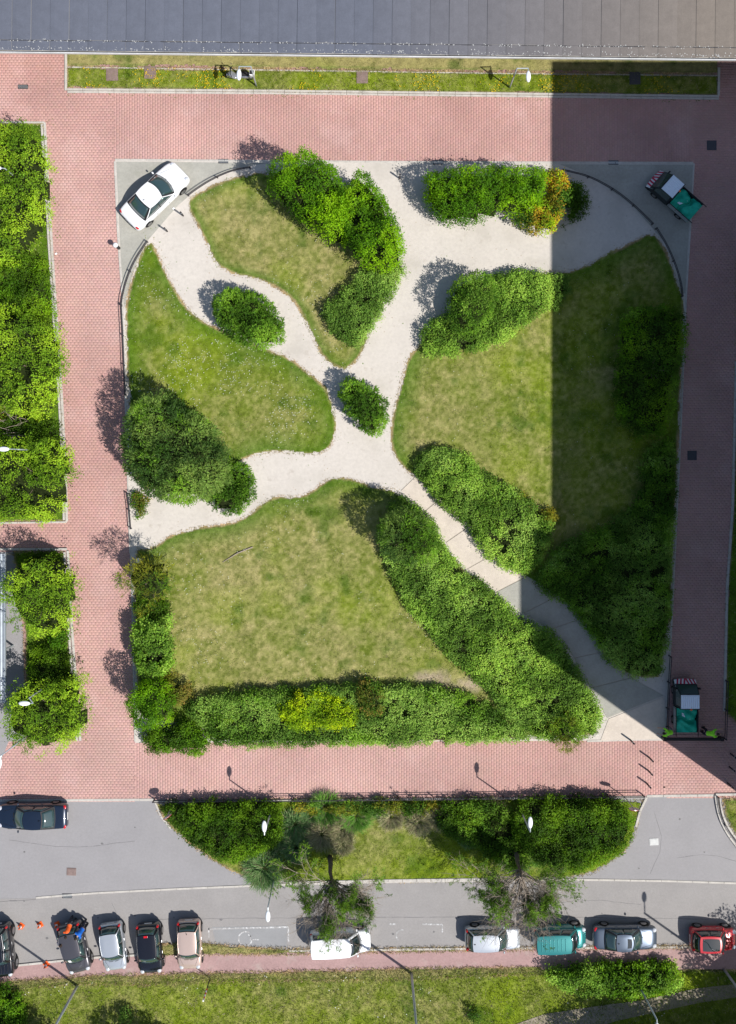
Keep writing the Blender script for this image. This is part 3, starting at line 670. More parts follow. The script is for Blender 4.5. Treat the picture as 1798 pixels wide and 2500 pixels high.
# -- north side of the square
shrub('shrub', 'tall bright green shrub with its shadow on the brick road, nearest the white car', 'shrub', [(582, 378), (612, 354), (660, 348), (700, 354), (730, 364), (745, 388), (775, 402), (785, 470), (768, 550), (700, 512), (640, 462), (602, 428)], 5.0, 'bright', 95, lump=.45, ls=1.2)
shrub('shrub', 'large bright green shrub between the sloping lawn and the wide gravel path', 'shrub', [(770, 400), (795, 376), (835, 410), (860, 450), (884, 500), (895, 550), (898, 575), (865, 598), (805, 588), (768, 552), (752, 500), (752, 440)], 4.4, 'bright', 95, lump=.45, ls=1.2, mixp=[('bright', 4), ('lush', 1)])
shrub('shrub', 'low pale green shrub whose tip points down between the two gravel paths', 'shrub', [(890, 568), (903, 600), (880, 640), (850, 680), (825, 730), (795, 770), (770, 763), (735, 738), (712, 690), (742, 657), (780, 622), (802, 594), (850, 596)], 1.15, 'ivy', 100, Lf=.09, Wf=.065)
shrub('hedge', 'clipped bright green hedge along the north edge, its shadow on the brick road', 'hedge', [(938, 382), (1000, 374), (1060, 372), (1120, 374), (1195, 371), (1212, 400), (1205, 440), (1188, 470), (1100, 475), (1030, 493), (972, 484), (941, 440)], 3.3, 'bright', 95, lump=.4, ls=1.0)
shrub('shrub', 'orange and yellow leaved shrub at the shadow edge beside the bright hedge', 'shrub', [(1205, 372), (1240, 376), (1262, 400), (1272, 432), (1250, 480), (1224, 518), (1182, 511), (1140, 495), (1135, 472), (1190, 458), (1208, 430)], 1.9, 'orange', 90, mixp=[('mid', 1), ('orange', 2), ('lime', .8)], lump=.5)
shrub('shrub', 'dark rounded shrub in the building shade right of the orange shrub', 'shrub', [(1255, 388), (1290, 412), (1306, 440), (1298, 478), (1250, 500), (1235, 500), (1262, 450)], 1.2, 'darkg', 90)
shrub('shrub', 'rounded dark green bush standing in the curved path of the upper left', 'bush', [(477, 660), (500, 640), (540, 638), (580, 657), (613, 686), (628, 715), (623, 748), (603, 770), (560, 763), (512, 743), (482, 715), (474, 688)], 2.5, 'mid', 85, style='feather', Lf=.15, Wf=.05, cl=.09, r=.9)
shrub('shrub', 'oval dark green bush standing where the gravel paths cross', 'bush', [(750, 852), (775, 838), (805, 842), (840, 866), (856, 890), (858, 930), (843, 963), (825, 966), (796, 949), (770, 915), (754, 882)], 2.3, 'mid', 85, style='feather', Lf=.15, Wf=.05, cl=.09, r=.9)
shrub('shrub', 'broad pale green shrub at the top corner of the right lawn', 'shrub', [(1085, 605), (1130, 602), (1165, 592), (1215, 607), (1230, 640), (1223, 675), (1190, 700), (1150, 735), (1100, 763), (1040, 780), (985, 796), (942, 785), (932, 750), (945, 712), (985, 690), (1060, 700)], 1.35, 'ivyg', 100, Lf=.09, Wf=.065, lump=.3)
shrub('shrub', 'darker taller bush rising out of the broad pale shrub beside the wide path', 'bush', [(1000, 627), (1045, 602), (1082, 606), (1103, 640), (1095, 690), (1062, 735), (1012, 738), (985, 695)], 3.4, 'mid', 80, mixp=[('mid', 2), ('ivyg', 1)], style='feather', Lf=.13, Wf=.05)
shrub('shrub', 'low dark spur of creeping shrub just inside the building shade', 'shrub', [(1222, 607), (1250, 610), (1270, 640), (1248, 668), (1228, 690)], .7, 'ivy', 80)
shrub('tree', 'broad dark evergreen tree with bright lower rim shading the left brick road', 'tree', [(285, 900), (330, 870), (380, 880), (440, 922), (478, 962), (500, 1010), (502, 1058), (470, 1092), (430, 1108), (370, 1110), (322, 1092), (288, 1055), (268, 1010), (272, 950)], 4.8, 'dark', 70, per=9, style='feather', Lf=.20, Wf=.05, cl=.13, r=1.2, lump=.35, ls=1.1, mode='tree', zb=.3, rag=.35, mixp=[('dark', 7), ('mid', 1)], gapt=.12)
shrub('hedge', 'narrow bright green rim of low hedge under the broad dark tree', 'hedge', [(345, 1090), (400, 1112), (450, 1100), (490, 1080), (506, 1035), (500, 1010), (514, 1030), (507, 1070), (462, 1110), (400, 1118)], .9, 'bright', 90, trunks=2)
shrub('shrub', 'small rounded dark bush at the lower right foot of the broad dark tree', 'bush', [(462, 1105), (482, 1080), (505, 1050), (512, 1024), (535, 1028), (558, 1050), (567, 1085), (553, 1118), (520, 1140), (482, 1138), (464, 1125)], 1.5, 'mid', 85, style='feather', Lf=.14, Wf=.05, cl=.09)
shrub('shrub', 'small weedy shrub beside the kerb at the left path mouth', 'shrub', [(292, 1092), (315, 1090), (332, 1105), (325, 1140), (300, 1150), (294, 1120)], .6, 'darkg', 70, mixp=[('brown', 1), ('lush', 1)])
shrub('tree', 'feathery olive yellow small tree leaning over the left brick road', 'tree', [(262, 1288), (284, 1250), (330, 1240), (366, 1252), (374, 1298), (358, 1338), (322, 1352), (290, 1330)], 4.4, 'olive', 42, per=8, style='feather', Lf=.24, Wf=.035, cl=.14, mode='tree', zb=.35, rag=.5, mixp=[('olive', 2), ('treed', 1)])
shrub('shrub', 'tangled dark shrub under the feathery olive tree', 'shrub', [(295, 1330), (340, 1320), (375, 1325), (375, 1365), (330, 1375), (298, 1368)], 1.0, 'darkg', 80)
shrub('hedge', 'pale leafy hedge column with yellow flowers on the left edge of the big lawn', 'hedge', [(292, 1385), (318, 1370), (345, 1372), (376, 1368), (380, 1420), (384, 1468), (362, 1498), (332, 1500), (302, 1480), (294, 1430)], 2.2, 'ivyg', 80, Lf=.12, Wf=.09, mixp=[('mid', 1), ('ivyg', 2)])
shrub('shrub', 'brown olive scrubby bush between the pale hedge column and the bottom hedge', 'shrub', [(345, 1482), (398, 1492), (428, 1530), (410, 1563), (372, 1560), (360, 1530)], 1.0, 'brown', 80, mixp=[('brown', 2), ('olive', 1)])
shrub('shrub', 'bright green domed bush at the lower left corner casting a round shadow on bricks', 'bush', [(281, 1545), (302, 1512), (340, 1502), (373, 1530), (383, 1578), (368, 1606), (330, 1614), (302, 1600), (284, 1575)], 3.8, 'bright', 95, lump=.4)
shrub('shrub', 'dark green bush spilling onto the bricks at the lower left corner', 'bush', [(312, 1612), (370, 1612), (420, 1592), (458, 1620), (470, 1650), (440, 1676), (400, 1664), (345, 1672), (314, 1645)], 1.5, 'lush', 85, mixp=[('darkg', 1), ('lush', 1)])
shrub('hedge', 'long low ivy-like hedge along the bottom edge of the big lawn', 'hedge', [(425, 1548), (500, 1537), (600, 1527), (700, 1523), (790, 1515), (900, 1518), (985, 1520), (1060, 1545), (1130, 1590), (1180, 1640), (1150, 1643), (900, 1651), (700, 1652), (560, 1653), (472, 1652), (460, 1620), (420, 1590), (408, 1566)], .95, 'ivy', 95, Lf=.09, Wf=.065, lump=.5, ls=1.3, mixp=[('ivy', 3), ('mid', 1)])
shrub('shrub', 'lime yellow shrub glowing in the middle of the bottom hedge', 'shrub', [(612, 1562), (660, 1532), (740, 1532), (788, 1562), (798, 1598), (740, 1622), (670, 1622), (622, 1598)], 1.6, 'lime', 85, Lf=.10, lump=.5)
shrub('shrub', 'small lime tuft in the left part of the bottom hedge', 'shrub', [(495, 1580), (515, 1568), (530, 1585), (515, 1605), (498, 1600)], 1.3, 'lime', 60)
shrub('shrub', 'reddish brown bush right of the lime shrub in the bottom hedge', 'shrub', [(792, 1505), (828, 1512), (858, 1550), (848, 1588), (802, 1580), (787, 1540)], 1.9, 'brown', 85, mixp=[('darkg', 1), ('brown', 2)])
shrub('hedge', 'diagonal ivy-like hedge on the lower left side of the slab path', 'hedge', [(878, 1100), (920, 1112), (968, 1160), (990, 1212), (1012, 1248), (1090, 1305), (1148, 1358), (1180, 1380), (1236, 1405), (1288, 1492), (1336, 1572), (1336, 1600), (1300, 1635), (1200, 1642), (1130, 1600), (1085, 1535), (1020, 1480), (960, 1420), (900, 1350), (862, 1270), (840, 1210), (850, 1150)], .95, 'ivyg', 100, Lf=.09, Wf=.065, lump=.35, mixp=[('ivy', 1), ('ivyg', 1.4)])
shrub('tree', 'small dark feathery tree at the upper end of the diagonal hedge shading the lawn', 'tree', [(848, 1155), (892, 1125), (938, 1145), (975, 1190), (980, 1228), (930, 1252), (872, 1238), (840, 1205)], 4.4, 'dark', 100, style='feather', Lf=.17, Wf=.04, cl=.11, mode='tree', zb=.3, rag=.4, mixp=[('mid', 1), ('dark', 1)], r=.9, gapt=.12)
shrub('shrub', 'yellow green feathery young tree at the lower right tip of the diagonal hedge', 'tree', [(1222, 1600), (1250, 1588), (1290, 1595), (1300, 1620), (1285, 1655), (1250, 1662), (1228, 1640)], 2.2, 'olive', 55, style='feather', Lf=.2, Wf=.035, cl=.12, mode='tree', zb=.35, rag=.35, mixp=[('olive', 1), ('tree', 1)])
shrub('hedge', 'ivy-like hedge on the upper right side of the slab path, still in sunlight', 'hedge', [(918, 1032), (932, 998), (980, 988), (1028, 1002), (1060, 1032), (1110, 1062), (1158, 1092), (1198, 1127), (1230, 1160), (1218, 1210), (1190, 1258), (1165, 1278), (1130, 1268), (1072, 1230), (1042, 1170), (988, 1130), (935, 1072)], 1.1, 'ivyg', 100, Lf=.09, Wf=.065, lump=.5, ls=1.2, mixp=[('ivy', 1), ('ivyg', 2)])
shrub('shrub', 'small orange leaved shrub at the shadow edge above the slab path', 'shrub', [(1200, 1128), (1228, 1125), (1238, 1148), (1222, 1165), (1203, 1155)], 1.3, 'orange', 80, Lf=.09)
shrub('shrub', 'small rusty patch of shrub on top of the sunlit slab path hedge', 'shrub', [(1140, 1090), (1170, 1098), (1190, 1118), (1165, 1122), (1145, 1110)], 1.3, 'orange', 70, mixp=[('orange', 1), ('ivyg', 1)])
shrub('hedge', 'wide dark hedge in the building shade between the slab path and the right road', 'hedge', [(1200, 1262), (1235, 1205), (1300, 1185), (1370, 1145), (1412, 1105), (1420, 1030), (1436, 985), (1500, 968), (1495, 1150), (1486, 1350), (1474, 1478), (1440, 1502), (1392, 1498), (1352, 1474), (1302, 1400), (1258, 1340), (1180, 1302)], 1.0, 'ivy', 85, Lf=.10, Wf=.06, lump=.4, mixp=[('mid', 1), ('ivy', 1)])
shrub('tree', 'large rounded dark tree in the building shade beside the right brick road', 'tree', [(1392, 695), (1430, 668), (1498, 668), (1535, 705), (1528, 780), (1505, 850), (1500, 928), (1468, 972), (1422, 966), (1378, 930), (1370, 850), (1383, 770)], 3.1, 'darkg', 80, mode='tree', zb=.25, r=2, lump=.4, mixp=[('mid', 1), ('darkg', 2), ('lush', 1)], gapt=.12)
# -- west side bed
shrub('tree', 'topmost yellow green tree of the left bed beside the brick road', 'tree', [(-60, 285), (40, 276), (86, 292), (98, 350), (106, 420), (92, 500), (60, 555), (-60, 590)], 4.0, 'tree', 75, mode='tree', zb=.45, lump=.75, ls=1.1, r=1.0, rag=.6)
shrub('shrub', 'dark leafy shrubs in the gap below the topmost left tree', 'shrub', [(-60, 580), (60, 560), (100, 575), (112, 640), (118, 705), (60, 705), (-60, 690)], 1.8, 'lush', 80, mixp=[('darkg', 2), ('lush', 1)], lump=.6)
shrub('tree', 'second yellow green tree from the top in the left bed', 'tree', [(-60, 700), (30, 684), (118, 714), (136, 780), (122, 860), (108, 925), (40, 920), (-60, 895)], 3.8, 'tree', 75, mode='tree', zb=.45, lump=.75, ls=1.1, r=1.0, rag=.6)
shrub('shrub', 'dark undergrowth with dry stalks between the second and third left trees', 'shrub', [(-60, 905), (40, 925), (125, 930), (132, 985), (60, 985), (-60, 990)], 1.4, 'darkg', 70, lump=.6, mixp=[('darkg', 2), ('brown', .4)])
shrub('tree', 'third yellow green tree in the left bed, behind the leaning lamp head', 'tree', [(-60, 990), (60, 968), (136, 980), (162, 1020), (146, 1070), (146, 1128), (100, 1155), (-60, 1160)], 3.9, 'tree', 75, mode='tree', zb=.45, lump=.75, ls=1.1, r=1.0, rag=.6)
shrub('tree', 'broad yellow green tree in the lower left bed beside the shelter roof', 'tree', [(12, 1262), (60, 1230), (128, 1234), (168, 1280), (160, 1340), (146, 1400), (90, 1416), (32, 1388), (2, 1330)], 4.2, 'tree', 75, mode='tree', zb=.45, lump=.75, ls=1.1, r=1.0, rag=.6)
shrub('shrub', 'clipped bright bush below the broad tree in the lower left bed', 'bush', [(105, 1392), (148, 1380), (154, 1420), (140, 1443), (112, 1438)], 1.4, 'bright', 90)
shrub('shrub', 'dark shaded undergrowth in the middle of the lower left bed', 'shrub', [(65, 1425), (150, 1435), (162, 1500), (165, 1560), (100, 1580), (60, 1500)], 1.1, 'darkg', 80, lump=.6)
shrub('shrub', 'dark shaded undergrowth at the top end of the lower left bed', 'shrub', [(45, 1222), (140, 1226), (146, 1262), (60, 1262)], 1.0, 'darkg', 80, lump=.5)
shrub('tree', 'bottommost spreading yellow green tree of the left bed reaching over the bricks', 'tree', [(0, 1560), (30, 1518), (90, 1530), (150, 1498), (184, 1514), (172, 1548), (190, 1580), (186, 1628), (140, 1646), (90, 1680), (52, 1655), (0, 1636)], 4.2, 'tree', 75, mode='tree', zb=.45, lump=.75, ls=1.1, r=1.0, rag=.7)
# -- south island
shrub('hedge', 'dark dense hedge filling the left end of the bottom island', 'hedge', [(362, 1785), (400, 1778), (500, 1778), (618, 1774), (636, 1830), (618, 1868), (560, 1898), (500, 1916), (442, 1883), (397, 1843), (368, 1815)], 1.35, 'darkg', 95, lump=.35, mixp=[('darkg', 1), ('island', 2)])
shrub('hedge', 'dark dense hedge filling the right end of the bottom island', 'hedge', [(1132, 1778), (1250, 1768), (1370, 1769), (1408, 1800), (1402, 1858), (1368, 1898), (1290, 1930), (1222, 1935), (1160, 1890), (1125, 1830)], 1.45, 'darkg', 95, lump=.35, mixp=[('darkg', 1), ('island', 2)])
shrub('shrub', 'loose green undergrowth beneath the right leaning pine tree', 'shrub', [(965, 1780), (1050, 1772), (1128, 1780), (1150, 1850), (1190, 1930), (1120, 1935), (1085, 1900), (1030, 1868), (980, 1850)], 1.0, 'mid', 75, lump=.6, mixp=[('darkg', 1), ('mid', 1.5), ('pine', 1)])
shrub('shrub', 'weedy green growth along the rail between the tussocks of the island', 'shrub', [(640, 1776), (800, 1775), (970, 1774), (965, 1800), (880, 1806), (800, 1800), (650, 1800)], .7, 'olive', 55, lump=.6, mixp=[('olive', 1), ('mid', 1)])
# -- south meadow
shrub('hedge', 'loose light green hedge in the lower right below the parked cars', 'hedge', [(1198, 2144), (1290, 2134), (1400, 2138), (1488, 2134), (1520, 2158), (1496, 2196), (1420, 2210), (1330, 2206), (1250, 2196), (1212, 2168)], 1.25, 'lush', 80, lump=.5, Lf=.12, Wf=.08, mixp=[('lush', 1), ('ivyg', 1)])
shrub('shrub', 'dark green shrub in the bottom left corner of the meadow', 'shrub', [(-60, 2190), (20, 2185), (50, 2215), (60, 2260), (30, 2330), (-60, 2340)], 1.2, 'lush', 75, lump=.6)
shrub('shrub', 'small pale sapling shrub on the bottom edge inside the tree shadow', 'shrub', [(262, 2236), (282, 2228), (296, 2248), (285, 2275), (262, 2270)], .9, 'ivy', 50)
shrub('shrub', 'small green sapling on the bottom meadow right of the grey lamp pole', 'shrub', [(1040, 2232), (1060, 2230), (1066, 2262), (1046, 2275), (1036, 2250)], .9, 'mid', 50)
# trees standing just below the picture, whose shade falls into it
for i, (px, py, H, rr, lb) in enumerate([(425, 2572, 5.5, 95, 'green tree south of the meadow whose shadow falls beside the middle lamp pole'), (150, 2560, 5.5, 95, 'green tree south of the meadow shading its lower left corner'),
                          (1915, 2440, 6.5, 130, 'tall tree east of the red car that shades the footpath'), (1780, 2570, 6.0, 150, 'tall tree beyond the lower right corner of the meadow'), (1560, 2580, 6.0, 130, 'tree below the sandy track at the lower right')]):
    shrub('tree', lb, 'tree', [(px + rr * math.cos(a) * random.uniform(.8, 1.15) + (px - 890) * .1, py + rr * math.sin(a) * random.uniform(.8, 1.15) + (py - 1130) * .1) for a in np.arange(0, 6.28, .5)], H, 'treed', 55, per=7, cl=.15, Lf=.18, Wf=.10, mode='tree', k=1.0, rag=.5)
# ---------------------------------------------------------------- ornamental grass
def tussock(x, y, R, label, tint, n=1300, h=.8):
    px, py = D([(x, y)], .3)[0]; R = R * 1.1024 / S
    root = empty('ornamental_grass', (px, py, .04), 0, label, 'ornamental grass', 'tufts of ornamental grass on the bottom island')
    a = rng.uniform(0, 2 * np.pi, n); r0 = np.sqrt(rng.random(n)) * .5 * R; L = R * rng.uniform(.28, .62, n); st = rng.uniform(.35, 1.25, n)
    K = 5; t = np.linspace(0, 1, K)[None]
    el = (math.pi / 2 - .25 * st)[:, None] - t * (1.3 * st)[:, None]
    ds = (L / (K - 1))[:, None] * 1.25
    rr = r0[:, None] + np.concatenate([np.zeros((n, 1)), np.cumsum(np.cos(el[:, 1:]) * ds, 1)], 1)
    zz = np.concatenate([np.zeros((n, 1)), np.cumsum(np.sin(el[:, 1:]) * ds, 1)], 1) * h
    a = a + rng.normal(0, .5, n); sw_ = rng.normal(0, .5, n)[:, None] * t
    X = rr * np.cos(a[:, None] + sw_); Y = rr * np.sin(a[:, None] + sw_)
    wv = (1 - t) * .027 + .005; sx = -np.sin(a)[:, None] * wv; sy = np.cos(a)[:, None] * wv
    Lp = np.stack([X - sx, Y - sy, zz], -1); Rp = np.stack([X + sx, Y + sy, zz + .004], -1)
    V = np.stack([Lp, Rp], 2).reshape(n, K * 2, 3)
    q = np.array([[2 * i, 2 * i + 1, 2 * i + 3, 2 * i + 2] for i in range(K - 1)])
    Fc = (np.arange(n)[:, None, None] * K * 2 + q[None]).reshape(-1, 4)
    pal = dict(green=[(.12, .25, .07), (.28, .42, .17)], straw=[(.26, .29, .12), (.52, .48, .28)], fresh=[(.13, .32, .04), (.26, .46, .09)])[tint]
    u = rng.random((n, 1)) * 1.5 - .35; c = np.array(pal[0]) * (1 - u) + np.array(pal[1]) * u
    dry = rng.random(n) < (.35 if tint == 'straw' else .10); c[dry] = np.array([.40, .34, .21]) * rng.uniform(.7, 1.1, (dry.sum(), 1))
    o = link('blades', npmesh('blades', V.reshape(-1, 3), Fc, np.repeat(c, K - 1, 0)), m_blade, root); o['kind'] = 'stuff'
    mb = MB().ball((0, 0, .02), (R * .3, R * .3, .12)); mb.build('crown_base', m_core, root)
for a in [(585, 1925, 54, 'large isolated grey green grass tuft at the lower left rim of the island', 'green', 2000),
          (652, 1828, 42, 'grey green grass tuft touching the right end of the left island hedge', 'green'),
          (722, 1792, 44, 'fresh green grass tuft against the rail, just left of centre', 'fresh'),
          (790, 1808, 42, 'bright green wide grass tuft above the open grass of the island', 'fresh', 1600),
          (868, 1812, 34, 'straw coloured grass tuft beside the bright green wide one', 'straw'),
          (930, 1822, 36, 'straw coloured grass tuft nearest the leafy undergrowth of the right pine', 'straw'),
          (712, 1850, 40, 'mixed straw and green grass tuft above the left pine trunk', 'straw'),
          (655, 1880, 36, 'shaded grey green grass tuft left of the left pine trunk', 'green'),
          (1012, 1800, 32, 'green tuft with straw tips left of the right pine shadow', 'straw'),
          (1095, 1800, 36, 'tall pale tuft between undergrowth and right island hedge', 'straw'),
          (1040, 1850, 34, 'dark green tuft under the shadow of the right pine', 'green'),
          (1190, 1890, 34, 'green tuft inside the lower edge of the right island hedge', 'fresh'),
          (690, 1800, 34, 'grey green tuft squeezed between two bigger tufts at the rail', 'green'), (758, 1840, 34, 'straw tuft below the fresh green ones', 'straw'), (625, 1862, 30, 'small tuft on the lower edge of the left island hedge', 'green'),
          (840, 1790, 28, 'small dark tuft at the rail above the open grass', 'green'), (975, 1815, 30, 'pale tuft just left of the leafy undergrowth', 'straw'), (1150, 1905, 34, 'tuft at the foot of the dry pine', 'green'), (1060, 1815, 32, 'tuft in the leafy undergrowth with pale tips', 'straw'),
          (760, 1872, 30, 'small straw tuft above the bare patch of the island', 'straw')]:
    tussock(*a)

# ---------------------------------------------------------------- windswept pines with bare twigs
def pine(base, top_px, H, label, spread, nseed, leafy, R=2.0):
    random.seed(nseed)
    bx, by = P([base])[0]; tx, ty = P([top_px], H)[0]
    root = empty('pine_tree', (bx, by, 0), 0, label, 'tree')
    dx, dy = tx - bx, ty - by
    tr = MB(); pts = [(0, 0, -.05), (dx * .08 + .05, dy * .08, H * .25), (dx * .3 - .04, dy * .3, H * .5), (dx * .62, dy * .62, H * .78), (dx, dy, H)]
    tr.tube(pts, [.17, .15, .12, .08, .03], 8)
    ends = []; br = MB(); R0 = R
    def grow(p, d, L, r, lev):
        n = 4; q = [Vector(p)]; d = Vector(d).normalized()
        for i in range(n):
            d = (d + Vector((random.gauss(0, .16), random.gauss(0, .16), random.gauss(.02, .10)))).normalized(); q.append(q[-1] + d * L / n)
            if lev > 0 and i > 0:
                for k in range(2 if lev > 1 else 3):
                    e = (d + Vector((random.gauss(0, .7), random.gauss(0, .7), random.gauss(0, .35)))).normalized()
                    grow(q[-1], e, L * random.uniform(.4, .6), r * .5, lev - 1)
        br.tube(q, [r, r * .8, r * .65, r * .5, r * .25], 5 if lev > 1 else 3, cap=False)
        if lev <= 1: ends.append((q[-1], d))
    for i in range(spread):
        t = random.uniform(.35, 1.0)
        P0 = Vector(pts[2]).lerp(Vector(pts[4]), t * .9); a = random.uniform(0, 2 * math.pi)
        a = random.gauss(-math.pi / 2, .8); d = Vector((math.cos(a), math.sin(a), random.uniform(-.05, .45)))
        grow(P0, d, R * random.uniform(.4, .95), .035, 2)
    tr.build('trunk', m_bark, root, smoothf=True); br.build('branches', m_twig, root)
    E = np.array([tuple(e[0]) for e in ends]); Dn = np.array([tuple(e[1]) for e in ends])
    sel = (fbm(E[:, 0] + bx, E[:, 1] + by, .8, nseed, 2) - np.clip(-(E[:, 1] - dy * .45) / 2.6, -.3, 1) * .22 > leafy)
    E = E[sel]; Dn = Dn[sel]
    rep = 4; E = np.repeat(E, rep, 0) + rng.normal(0, .10, (len(E) * rep, 3)); Dn = np.repeat(Dn, rep, 0)
    v, c = leaves(E[:, 0], E[:, 1], E[:, 2], Dn * .8 + np.array([0, 0, .6]), 'pine', 6, .05, .17, .028, 'feather', .6)
    link('crown', npmesh('crown', v, np.arange(len(v)).reshape(-1, 4), c), m_leaf, root)
pine((806, 2092), (818, 2172), 4.4, 'leaning half bare pine whose crown hangs over the white minivan', 46, 4, .47, 2.6)
pine((1254, 2070), (1275, 2145), 4.6, 'leaning dry pine with fan of bare twigs above the silver hatchback', 54, 9, .44, 3.0)
# dry stalks on the left bed
random.seed(3)
mb = MB()
for i in range(26):
    x, y = D([(random.uniform(-5, 60), random.uniform(905, 965))], 1.5)[0]
    a = random.uniform(0, 6.28); l = random.uniform(.3, .9)
    mb.tube([(x, y, 1.2), (x + math.cos(a) * l * .5, y + math.sin(a) * l * .5, 1.75), (x + math.cos(a) * l, y + math.sin(a) * l, 1.8)], [.02, .014, .006], 4)
    mb.tube([(x, y, 0), (x, y, 1.2)], .02, 4)
tag(mb.build('dry_stalks', m_twig), 'bare dry stalks standing in the gap above the third left tree', 'dead plant')

# ---------------------------------------------------------------- cars
def lerp(a, b, t): return a + (b - a) * t
def interp(xs, ys, x):
    return float(np.interp(x, xs, ys))
def car(name, label, px, py, deg, L, Wd, H, paint, style='hatch', glass=None, group='parked cars', rim=None, extras=None, cat='car'):
    """front towards +x; heading deg in the place"""
    x0, y0 = P([(px, py)])[0]
    root = empty(name, (x0, y0, .012), rad(deg), label, cat, group)
    glass = glass or m_glass; hl = L / 2; hw = Wd / 2
    belt = {'suv': .62, 'van': .56}.get(style, .60) * H
    hood = belt - .06; nose = belt * .72
    if style == 'sedan':   gx = dict(fb=.42, ft=.10, rt=-.34, rb=-.66); deck = belt - .01
    elif style == 'van':   gx = dict(fb=.62, ft=.30, rt=-.92, rb=-.97); deck = belt
    elif style == 'suv':   gx = dict(fb=.40, ft=.16, rt=-.86, rb=-.95); deck = belt
    elif style == 'coupe': gx = dict(fb=.44, ft=.06, rt=-.46, rb=-.88); deck = belt
    else:                  gx = dict(fb=.46, ft=.14, rt=-.74, rb=-.93); deck = belt
    gx = {k: v * hl for k, v in gx.items()}
    # lower body loft
    st = [-1, -.985, -.93, -.82, -.62, -.35, 0, .35, .60, .80, .92, .98, 1]
    wd = [.74, .84, .93, .975, 1, 1, 1, 1, .99, .955, .88, .78, .66]
    top = []
    for s in st:
        if s > .44: z = interp([.44, .8, .93, 1], [belt, hood, hood - .10 * H / 1.4, nose], s)
        elif s < -.66: z = interp([-1, -.95, -.66], [deck - .16, deck - .03, belt], s)
        else: z = belt
        top.append(z)
    prof = lambda w_, z, s: [(w_ * .88, .20), (w_ * .985, .30), (w_ * 1.0, z * .58), (w_ * .985, z * .80), (w_ * .93, z - .035), (w_ * .80, z + .004), (w_ * .45, z + .028), (0, z + .036)]
    mb = MB(); rings = []
    for s, w_, z in zip(st, wd, top):
        pr = prof(w_ * hw, z, s); ring = []
        if abs(s) > .97: pr = [(a, max(b, .30)) if i < 2 else (a, b) for i, (a, b) in enumerate(pr)]
        full = [(y, zz) for y, zz in pr] + [(-y, zz) for y, zz in pr[-2::-1]]
        b = len(mb.v); mb.v += [(s * hl, y, zz) for y, zz in full]; rings.append((b, len(full)))
    for (a, n), (b, _) in zip(rings[:-1], rings[1:]):
        for i in range(n - 1): mb.f.append((a + i, b + i, b + i + 1, a + i + 1))
        mb.f.append((a + n - 1, b + n - 1, b, a))
    mb.f.append(tuple(rings[0][0] + i for i in range(n))); mb.f.append(tuple(rings[-1][0] + i for i in range(n - 1, -1, -1)))
    mb.build('body', paint, root, smoothf=True, sub=2)
    # greenhouse
    wb = hw * .86; wt = hw * (.66 if style != 'van' else .74); zb = belt + .0; zt = H - .03
    fbow, rbow = .10 * hl, .05 * hl
    def F_(u, v):  # u across -1..1, v bottom..top
        s = u; return (lerp(gx['fb'] + fbow * (1 - s * s), gx['ft'] + fbow * .6 * (1 - s * s), v), lerp(wb, wt, v) * s * (1 - .0 * v), lerp(zb, zt, v) + .02 * math.sin(v * math.pi))
    def R_(u, v):
        s = u; return (lerp(gx['rb'] - rbow * (1 - s * s), gx['rt'] - rbow * .6 * (1 - s * s), v), lerp(wb, wt, v) * s, lerp(zb, zt, v) + .02 * math.sin(v * math.pi))
    def S_(sd):
        def f(u, v):
            return (lerp(lerp(gx['rb'], gx['fb'], u), lerp(gx['rt'], gx['ft'], u), v), sd * (lerp(wb, wt, v) + .045 * math.sin(u * math.pi) + .02 * math.sin(v * math.pi)), lerp(zb, zt, v))
        return f
    cab = MB(); N_ = 8
    cab.grid(lambda u, v: F_(2 * u - 1, v), N_, 4); cab.grid(lambda u, v: R_(1 - 2 * u, v), N_, 4)
    for sd in (1, -1): cab.grid(lambda u, v, sd=sd: S_(sd)(u if sd < 0 else 1 - u, v), N_, 4)
    def roof(u, v):
        s = 2 * v - 1; xr = gx['rt'] - rbow * .6 * (1 - s * s); xf = gx['ft'] + fbow * .6 * (1 - s * s)
        y = wt * s + .045 * math.sin(u * math.pi) * s
        return (lerp(xr, xf, u), y, zt + .035 * (1 - s ** 4) * math.sin(math.pi * (.15 + .7 * u)) * 1.1)
    cabo = cab.build('cabin_frame', m_trim if style != 'van' else paint, root, smoothf=True)
    MB().grid(lambda u, v: roof(u, v), 12, 10).build('roof', paint, root, smoothf=True)
    def panel(nm, fn, u0, u1, v0, v1, off, mat, nu=8, nv=4):
        def g_(u, v):
            uu, vv = lerp(u0, u1, u), lerp(v0, v1, v); p = Vector(fn(uu, vv)); e = .01
            a = Vector(fn(uu + e, vv)) - p; b = Vector(fn(uu, vv + e)) - p; n_ = a.cross(b).normalized()
            c_ = Vector((0, 0, (zb + zt) * .4)); 
            if n_.dot(p - c_) < 0: n_ = -n_
            return p + n_ * off
        o = MB().grid(g_, nu, nv).build(nm, mat, root, smoothf=True)
        m_ = o.modifiers.new('thick', 'SOLIDIFY'); m_.thickness = .006; return o
    panel('windshield', F_, -.90, .90, .05, .95, .010, glass)
    panel('rear_window', R_, -.86, .86, .10 if style == 'sedan' else .15, .92, .010, glass)
